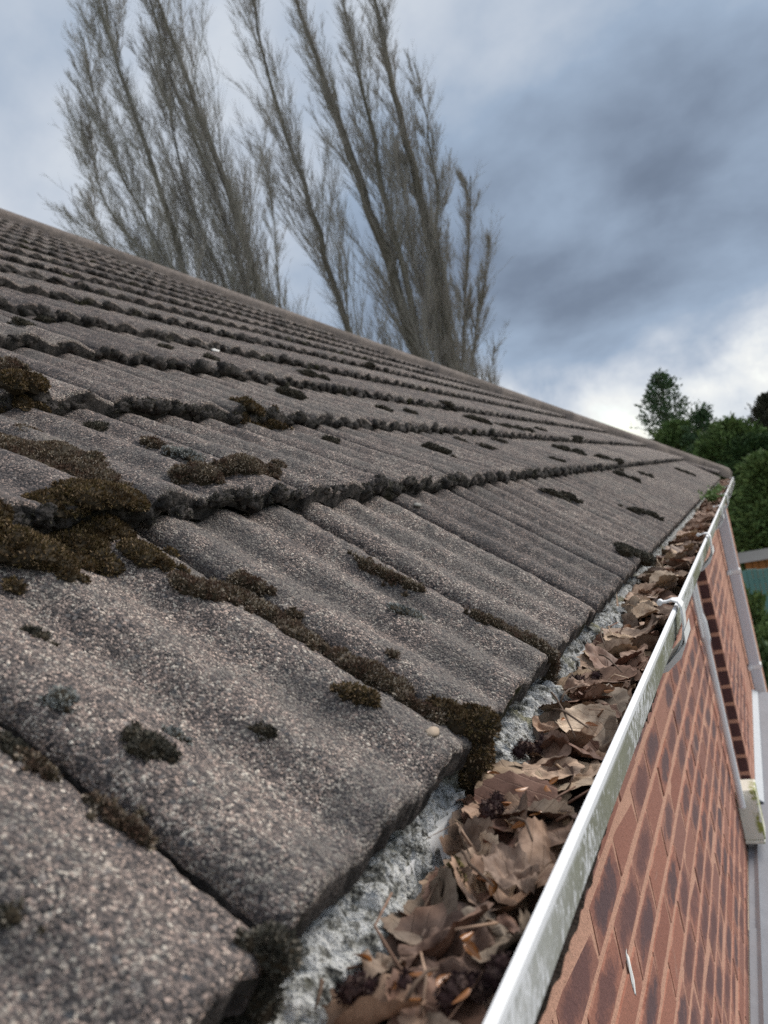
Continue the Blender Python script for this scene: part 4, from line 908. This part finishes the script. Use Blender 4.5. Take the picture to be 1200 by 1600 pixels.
# ------------------------------------------------------------------ poplars
BARK = simple('poplar_bark', (0.15, 0.132, 0.104), 0.95, 0.35, 2.0, 0.6, 0.05); TWIGS = simple('poplar_twigs', (0.36, 0.33, 0.30), 0.95, 0.3, 1.0)
WIND = np.array([-0.10, 0.0, 0.0])
def poplar(label, trunks, Y, seed, spread=1.0, nbr=46, lower=0.0):
    r = np.random.default_rng(seed); first = at(*trunks[0][0][0], Y); base = Vector((first.x + 1.2, Y, 0.0))
    e = empty('poplar_tree', base, label, 'tree', 'bare poplars behind the roof'); tp, bp = [], []
    for path, rad in trunks:
        pts = [np.array(at(px, py, Y)[:]) for px, py in path]; d0 = (pts[0] - pts[1]); 
        foot = pts[0] + d0 / max(0.1, -d0[2]) * (pts[0][2]); foot[0] = pts[0][0] * 0.4 + base.x * 0.6; foot[1] = Y + r.uniform(-0.3, 0.3); foot[2] = 0
        P = np.array([foot] + pts); L_ = np.r_[0, np.cumsum(np.linalg.norm(np.diff(P, axis=0), axis=1))]
        ss = np.linspace(0, L_[-1], 26); P = np.stack([np.interp(ss, L_, P[:, k]) for k in range(3)], 1)
        P[1:-1, 0] += r.normal(size=24) * 0.05; P[1:-1, 1] += r.normal(size=24) * 0.05
        f = ss / L_[-1]; R_ = 0.68 * rad * (1 - 0.93 * f) ** 0.8 + 0.012
        tp.append(tubes_np(P[None], R_[None], 8))
        tot = L_[-1]; zf = np.interp(f, f, P[:, 2])
        # limbs, branchlets, twigs; all rise steeply, the poplar way
        m = nbr; fb = r.uniform(0.16 + lower, 0.97, m) ; fb = np.sort(fb)
        o_ = np.stack([np.interp(fb, f, P[:, k]) for k in range(3)], 1); i0 = np.clip((fb * 25).astype(int), 0, 24); ax = P[i0 + 1] - P[i0]; ax /= np.linalg.norm(ax, axis=1, keepdims=True)
        def grow(org, axis, length, ang_lo, ang_hi, rad0, nseg, rise, side=True):
            k = len(org); ph = r.uniform(0, 2 * math.pi, k); an = r.uniform(ang_lo, ang_hi, k)
            rf = np.where(np.abs(axis[:, 1:2]) < 0.9, np.array([[0, 1., 0]]), np.array([[1., 0, 0]])); u = np.cross(axis, rf); u /= np.linalg.norm(u, axis=1, keepdims=True); v = np.cross(axis, u)
            d = axis * np.cos(an)[:, None] + (u * np.cos(ph)[:, None] + v * np.sin(ph)[:, None]) * np.sin(an)[:, None]
            pts_ = [org]; p = org.copy()
            for s_ in range(nseg):
                d = d + np.array([0, 0, 1.0]) * rise / nseg + WIND * 0.12 / nseg + r.normal(size=d.shape) * 0.055; d /= np.linalg.norm(d, axis=1, keepdims=True)
                p = p + d * (length / nseg)[:, None]; pts_.append(p)
            PP = np.stack(pts_, 1); RR = rad0[:, None] * np.linspace(1, 0.22, nseg + 1)[None]; return PP, RR
        ln = tot * (0.10 + 0.20 * (1 - fb)) * r.uniform(0.65, 1.15, m) * spread
        P1, R1 = grow(o_, ax, ln, 0.14, 0.40, np.interp(fb, f, R_) * 0.12 + 0.010, 7, 0.45)
        bp.append(tubes_np(P1, R1, 4))
        # side branches
        def sub(PP, RR, ln0, cnt, lo, hi, frac, rmin, nseg, rise, t0=0.15):
            k, n, _ = PP.shape; tt_ = r.uniform(t0, 0.98, (k, cnt)); ii = np.clip((tt_ * (n - 1)).astype(int), 0, n - 2); fr = tt_ * (n - 1) - ii
            kk = np.arange(k)[:, None].repeat(cnt, 1); og = PP[kk, ii] * (1 - fr)[..., None] + PP[kk, ii + 1] * fr[..., None]; axx = PP[kk, ii + 1] - PP[kk, ii]
            axx /= np.linalg.norm(axx, axis=2, keepdims=True); ll = (ln0[:, None] * frac * (1.15 - 0.6 * tt_) * r.uniform(0.5, 1.3, (k, cnt))).ravel(); rr = np.maximum(RR[kk, ii] * 0.5, rmin).ravel()
            Pn, Rn = grow(og.reshape(-1, 3), axx.reshape(-1, 3), ll, lo, hi, rr, nseg, rise); return Pn, Rn, ll
        P2, R2, l2 = sub(P1, R1, ln, 15, 0.14, 0.42, 0.42, 0.009, 4, 0.35); bp.append(tubes_np(P2, R2, 3))
        P3, R3, l3 = sub(P2, R2, l2, 7, 0.16, 0.55, 0.62, 0.0092, 2, 0.3); bp.append(tubes_np(P3, R3, 3))
        # short twigs straight off the trunk
        mt = 200; ft = r.uniform(0.2, 0.99, mt); ot = np.stack([np.interp(ft, f, P[:, k]) for k in range(3)], 1); it = np.clip((ft * 25).astype(int), 0, 24); at_ = P[it + 1] - P[it]; at_ /= np.linalg.norm(at_, axis=1, keepdims=True)
        Pt, Rt = grow(ot, at_, r.uniform(0.6, 2.2, mt), 0.3, 0.8, np.full(mt, 0.012), 3, 0.3); bp.append(tubes_np(Pt, Rt, 3))
        P4, R4, _ = sub(Pt, Rt, np.full(mt, 1.4), 6, 0.3, 0.8, 0.5, 0.008, 2, 0.25); bp.append(tubes_np(P4, R4, 3))
    b = np.array(base[:]); V, Tt = npjoin(tp); obj('trunk', mk_np('trunk', V - b, Tt, BARK, True), e, Matrix.Translation(base)); V, Tt = npjoin(bp); obj('crown', mk_np('crown', V - b, Tt, TWIGS), e, Matrix.Translation(base))
poplar('leftmost bare poplar with widely spread branches behind the roof', [([(290, 432), (265, 340), (230, 230), (190, 120), (150, 0), (135, -60)], 0.30), ([(272, 428), (218, 330), (170, 230), (142, 120), (130, 60)], 0.13), ([(262, 428), (205, 375), (160, 310), (134, 235), (126, 180)], 0.10), ([(245, 425), (190, 400), (150, 360), (132, 310)], 0.08)], 27, 1, 0.95, 40)
poplar('tall bare poplar with two close dark trunks, second from left', [([(408, 468), (378, 360), (335, 240), (290, 120), (245, 0), (225, -70)], 0.42), ([(385, 460), (352, 350), (310, 230), (262, 100), (225, -30)], 0.28), ([(350, 450), (318, 370), (292, 300), (270, 200), (230, 60)], 0.16)], 29, 2, 0.95, 46)
poplar('thin young bare poplar between the two-trunked poplar and the slender one', [([(437, 478), (432, 400), (424, 320), (415, 235)], 0.12)], 42, 3, 0.55, 34)
poplar('slender single-trunk bare poplar in the middle of the row', [([(543, 518), (517, 430), (485, 320), (448, 210), (412, 90), (385, -30)], 0.33)], 33, 4, 0.95, 50)
poplar('big dark-trunked bare poplar forking low, right of the middle', [([(652, 556), (618, 440), (575, 320), (535, 200), (490, 80), (445, -60)], 0.62), ([(656, 556), (640, 460), (612, 350), (590, 250), (565, 120), (530, -20)], 0.36)], 36, 5, 0.85, 50)
poplar('broad bare poplar with thick pale brown trunk and steep limbs', [([(706, 576), (690, 480), (672, 380), (645, 270), (615, 140), (590, 20), (575, -60)], 0.62), ([(700, 520), (690, 420), (682, 320), (672, 220), (655, 120)], 0.22), ([(690, 560), (672, 480), (650, 420), (640, 350), (625, 240)], 0.2)], 38, 6, 0.75, 50)
poplar('short twiggy bare poplar at the right end of the row', [([(722, 575), (727, 500), (732, 420), (735, 330), (735, 275)], 0.22), ([(735, 578), (748, 500), (760, 430), (764, 370)], 0.16)], 41, 7, 0.62, 46)
poplar('low bare sapling just beyond the right end of the poplar row', [([(765, 592), (770, 560), (773, 540)], 0.08)], 46, 8, 0.35, 40, 0.3)

# ------------------------------------------------------------------ evergreens and the garden beyond
def leafmat(name, a, b_, c):
    m, t, bs = new_mat(name); p = wpos(t); r = island(t)
    k = ramp(t, r, [(0, a), (0.5, b_), (1, c)]); n = noi(t, p, 0.9, 3, 0.6)
    setc(t, bs, mixc(t, smooth(t, n, 0.4, 0.62), k, mixc(t, 1.0, k, (0.6, 0.7, 0.6, 1), 'MULTIPLY'))); bs.inputs['Roughness'].default_value = 0.8; bs.inputs['Specular IOR Level'].default_value = 0.25; return m
EV1 = leafmat('dark_evergreen', (0.03, 0.06, 0.022), (0.055, 0.10, 0.035), (0.095, 0.145, 0.05)); EV2 = leafmat('bright_evergreen', (0.075, 0.12, 0.04), (0.125, 0.185, 0.06), (0.19, 0.26, 0.09)); EV4 = leafmat('pale_fir', (0.06, 0.10, 0.055), (0.10, 0.15, 0.08), (0.15, 0.205, 0.11)); EV3 = leafmat('grey_brown_crown', (0.045, 0.045, 0.032), (0.075, 0.07, 0.05), (0.11, 0.10, 0.07))
def sprays(C, D, n_per, size, r):
    """leaf sprays at points C pointing along D"""
    k = len(C) * n_per; c = np.repeat(C, n_per, 0) + r.normal(size=(k, 3)) * size * 0.45; d = np.repeat(D, n_per, 0) + r.normal(size=(k, 3)) * 0.55; d /= np.linalg.norm(d, axis=1, keepdims=True)
    s = np.cross(d, r.normal(size=(k, 3))); s /= np.linalg.norm(s, axis=1, keepdims=True) + 1e-9; L_ = size * r.uniform(0.5, 1.2, (k, 1)); W_ = L_ * 0.2
    V = np.stack([c, c + d * L_ * 0.5 + s * W_, c + d * L_, c + d * L_ * 0.5 - s * W_], 1).reshape(-1, 3); i = np.arange(k)[:, None] * 4
    return V, np.concatenate([i + np.array([[0, 1, 2]]), i + np.array([[0, 2, 3]])])
def conifer(label, px, py_top, Y, width, mat, seed, open_=False, name='conifer_tree', dens=1.0, z0=0.0):
    r = np.random.default_rng(seed); top = at(px, py_top, Y); base = Vector((top.x, Y, 0)); h = top.z
    e = empty(name, base, label, 'tree', 'evergreens beyond the house'); b = np.array(base[:])
    tpth = np.array([[0, 0, 0], [0.05, 0, h * 0.5], [0, 0, h * 0.97]]); V, Tt = tubes_np(tpth[None], np.array([[0.02 * h + 0.05, 0.013 * h + 0.03, 0.02]]), 7); obj('trunk', mk_np('trunk', V, Tt, BARK, True), e, Matrix.Translation(base))
    parts, brs = [], []; nb_ = int((95 if open_ else 240) * dens)
    f = r.uniform(0.08, 1.0, nb_) ** (0.62 if open_ else 0.8); ang = r.uniform(0, 6.28, nb_); reach = width * ((1 - f) ** (0.75 if open_ else 0.55)) * r.uniform(0.55, 1.12, nb_) + 0.12
    z = f * h; dirs = np.stack([np.cos(ang), np.sin(ang), np.full(nb_, 0.62 if open_ else 0.85) + r.normal(size=nb_) * 0.18], 1); dirs /= np.linalg.norm(dirs, axis=1, keepdims=True)
    og = np.stack([np.zeros(nb_), np.zeros(nb_), z - reach * 0.3], 1); tip = og + dirs * reach[:, None]; mdl = (og + tip) / 2 + np.array([0, 0, 0.04]) * reach[:, None]
    brs.append(tubes_np(np.stack([og, mdl, tip], 1), np.stack([np.full(nb_, 0.03), np.full(nb_, 0.02), np.full(nb_, 0.006)], 1), 3))
    m = 14; tt_ = np.linspace(0.25, 1.0, m); P = og[:, None] + (tip - og)[:, None] * tt_[None, :, None]; D_ = np.repeat(dirs[:, None], m, 1)
    sd_ = r.normal(size=P.shape); P = P + sd_ * reach[:, None, None] * (0.11 if open_ else 0.14) * (1.1 - 0.5 * tt_)[None, :, None]
    parts.append(sprays(P.reshape(-1, 3), (D_ + sd_ * 0.5).reshape(-1, 3), 4 if open_ else 16, 0.20 if open_ else 0.17, r))
    V, Tt = npjoin(brs); obj('limbs', mk_np('limbs', V, Tt, BARK), e, Matrix.Translation(base)); V, Tt = npjoin(parts); obj('crown', mk_np('crown', V, Tt, mat), e, Matrix.Translation(base))
conifer('open-branched fir against the bright sky beyond the hip', 1028, 588, 34, 4.3, EV4, 21, True)
conifer('small ragged evergreen just right of the open fir', 1092, 645, 30, 2.6, EV4, 22, True)
conifer('rounded evergreen beyond the end of the gutter', 1138, 668, 26, 3.0, EV2, 23)
conifer('dark dense evergreen behind the downpipe', 1172, 690, 25, 2.6, EV1, 24)
conifer('bright green evergreen low beside the downpipe', 1195, 720, 23, 2.0, EV2, 25)
conifer('low evergreen below the open fir along the hip', 1050, 670, 31, 3.2, EV2, 26)
conifer('grey-brown tall tree at the right edge of the picture', 1205, 620, 40, 3.4, EV3, 27)
conifer('evergreen hedge tree between the hip end and the rounded evergreen', 1110, 690, 28, 2.2, EV1, 28)
conifer('dark evergreen at the right edge behind the bright one', 1215, 700, 27, 2.6, EV1, 29)
# timber shed, teal fence panel, hedge and flowering shrubs at the right edge
TIM = simple('orange_timber', (0.42, 0.16, 0.055), 0.8, 0.25, 6, 0.3, 0.01); FELT = simple('shed_felt', (0.10, 0.10, 0.10), 0.9, 0.2, 4); TEAL = simple('teal_paint', (0.13, 0.27, 0.26), 0.7, 0.18, 3)
s0 = at(1163, 876, 19); s1 = at(1262, 866, 19); bz = 0.0
shed = empty('garden_shed', ((s0.x + s1.x) / 2, 19.8, 0), 'orange timber shed with dark felt roof behind the teal fence', 'shed')
nbp = 9; hgt = s0.z
for i in range(nbp):
    x0 = s0.x + (s1.x - s0.x) * i / nbp; x1 = s0.x + (s1.x - s0.x) * (i + 1) / nbp - 0.012; V, Fc = box(x0, x1, 19.0 + 0.01 * (i % 2), 19.05, 0.0, hgt); obj('plank', mk('plank', V, Fc, TIM), shed)
V, Fc = join([box(s0.x, s1.x, 19.06, 20.6, 0.0, hgt - 0.05)]); obj('body', mk('body', V, Fc, TIM), shed)
V, Fc = [(s0.x - 0.15, 18.8, hgt - 0.02), (s1.x + 0.15, 18.8, hgt - 0.02), (s1.x + 0.15, 19.8, hgt + 0.10), (s0.x - 0.15, 19.8, hgt + 0.10), (s1.x + 0.15, 20.8, hgt - 0.02), (s0.x - 0.15, 20.8, hgt - 0.02)], [(0, 1, 2, 3), (3, 2, 4, 5), (0, 3, 5), (1, 4, 2)]
obj('roof', mk('roof', V, Fc, FELT), shed)
f0 = at(1158, 893, 17.5); f1 = at(1260, 878, 17.5); fen = empty('garden_fence', ((f0.x + f1.x) / 2, 17.5, 0), 'teal painted board fence at the right edge', 'fence')
for i in range(12):
    x0 = f0.x + (f1.x - f0.x) * i / 12; x1 = f0.x + (f1.x - f0.x) * (i + 1) / 12 - 0.006; V, Fc = box(x0, x1, 17.5 - 0.012 * (i % 2), 17.53, 0.0, f0.z + 0.02 * math.sin(i * 1.3)); obj('board', mk('board', V, Fc, TEAL), fen)
V, Fc = box(f0.x, f1.x, 17.531, 17.57, f0.z - 0.3, f0.z - 0.2); obj('rail', mk('rail', V, Fc, TEAL), fen)
FLW = simple('white_blossom', (0.78, 0.78, 0.70), 0.8, 0.1, 3)
def shrub(label, px, py, Y, w_, mat, seed, flowers=0):
    r = np.random.default_rng(seed); top = at(px, py, Y); base = Vector((top.x, Y, 0)); h = top.z
    e = empty('garden_shrub', base, label, 'shrub'); n = 420
    d = r.normal(size=(n, 3)); d /= np.linalg.norm(d, axis=1, keepdims=True); d[:, 2] = np.abs(d[:, 2]) * 1.0; rad = r.uniform(0.6, 1.0, (n, 1)) * (1 + 0.25 * np.sin(d[:, :1] * 7 + seed))
    P = d * rad * np.array([w_, w_, h * 0.45]) + np.array([0, 0, h * 0.42]); V, Tt = sprays(P, d + np.array([0, 0, 0.4]), 9, 0.16, r)
    obj('foliage', mk_np('foliage', V, Tt, mat), e, Matrix.Translation(base)); sv = [tube([(0, 0, 0), tuple(d[i] * np.array([w_, w_, h]) * 0.7)], [0.03, 0.008], 5) for i in range(8)]; V, Fc = join(sv); obj('stem', mk('stem', V, Fc, BARK), e, Matrix.Translation(base))
    if flowers:
        q = r.choice(n, flowers, replace=False); fl = [(ICO1[0] * r.uniform(0.03, 0.06) + P[i] * 1.06, ICO1[1]) for i in q]; V, Tt = npjoin(fl); obj('blossom', mk_np('blossom', V, Tt, FLW), e, Matrix.Translation(base))
shrub('white-flowering shrub in front of the teal fence beside the downpipe', 1158, 905, 15.8, 0.22, EV2, 41, 40)
shrub('dark green hedge shrub below the teal fence', 1196, 985, 14, 0.9, EV1, 42, 16)
shrub('bright green shrub between the hedge and the downpipe', 1176, 962, 15, 0.45, EV2, 43, 10)
shrub('dark shrub at the foot of the downpipe beyond the low roof', 1205, 1030, 12.5, 1.0, EV1, 44, 0)
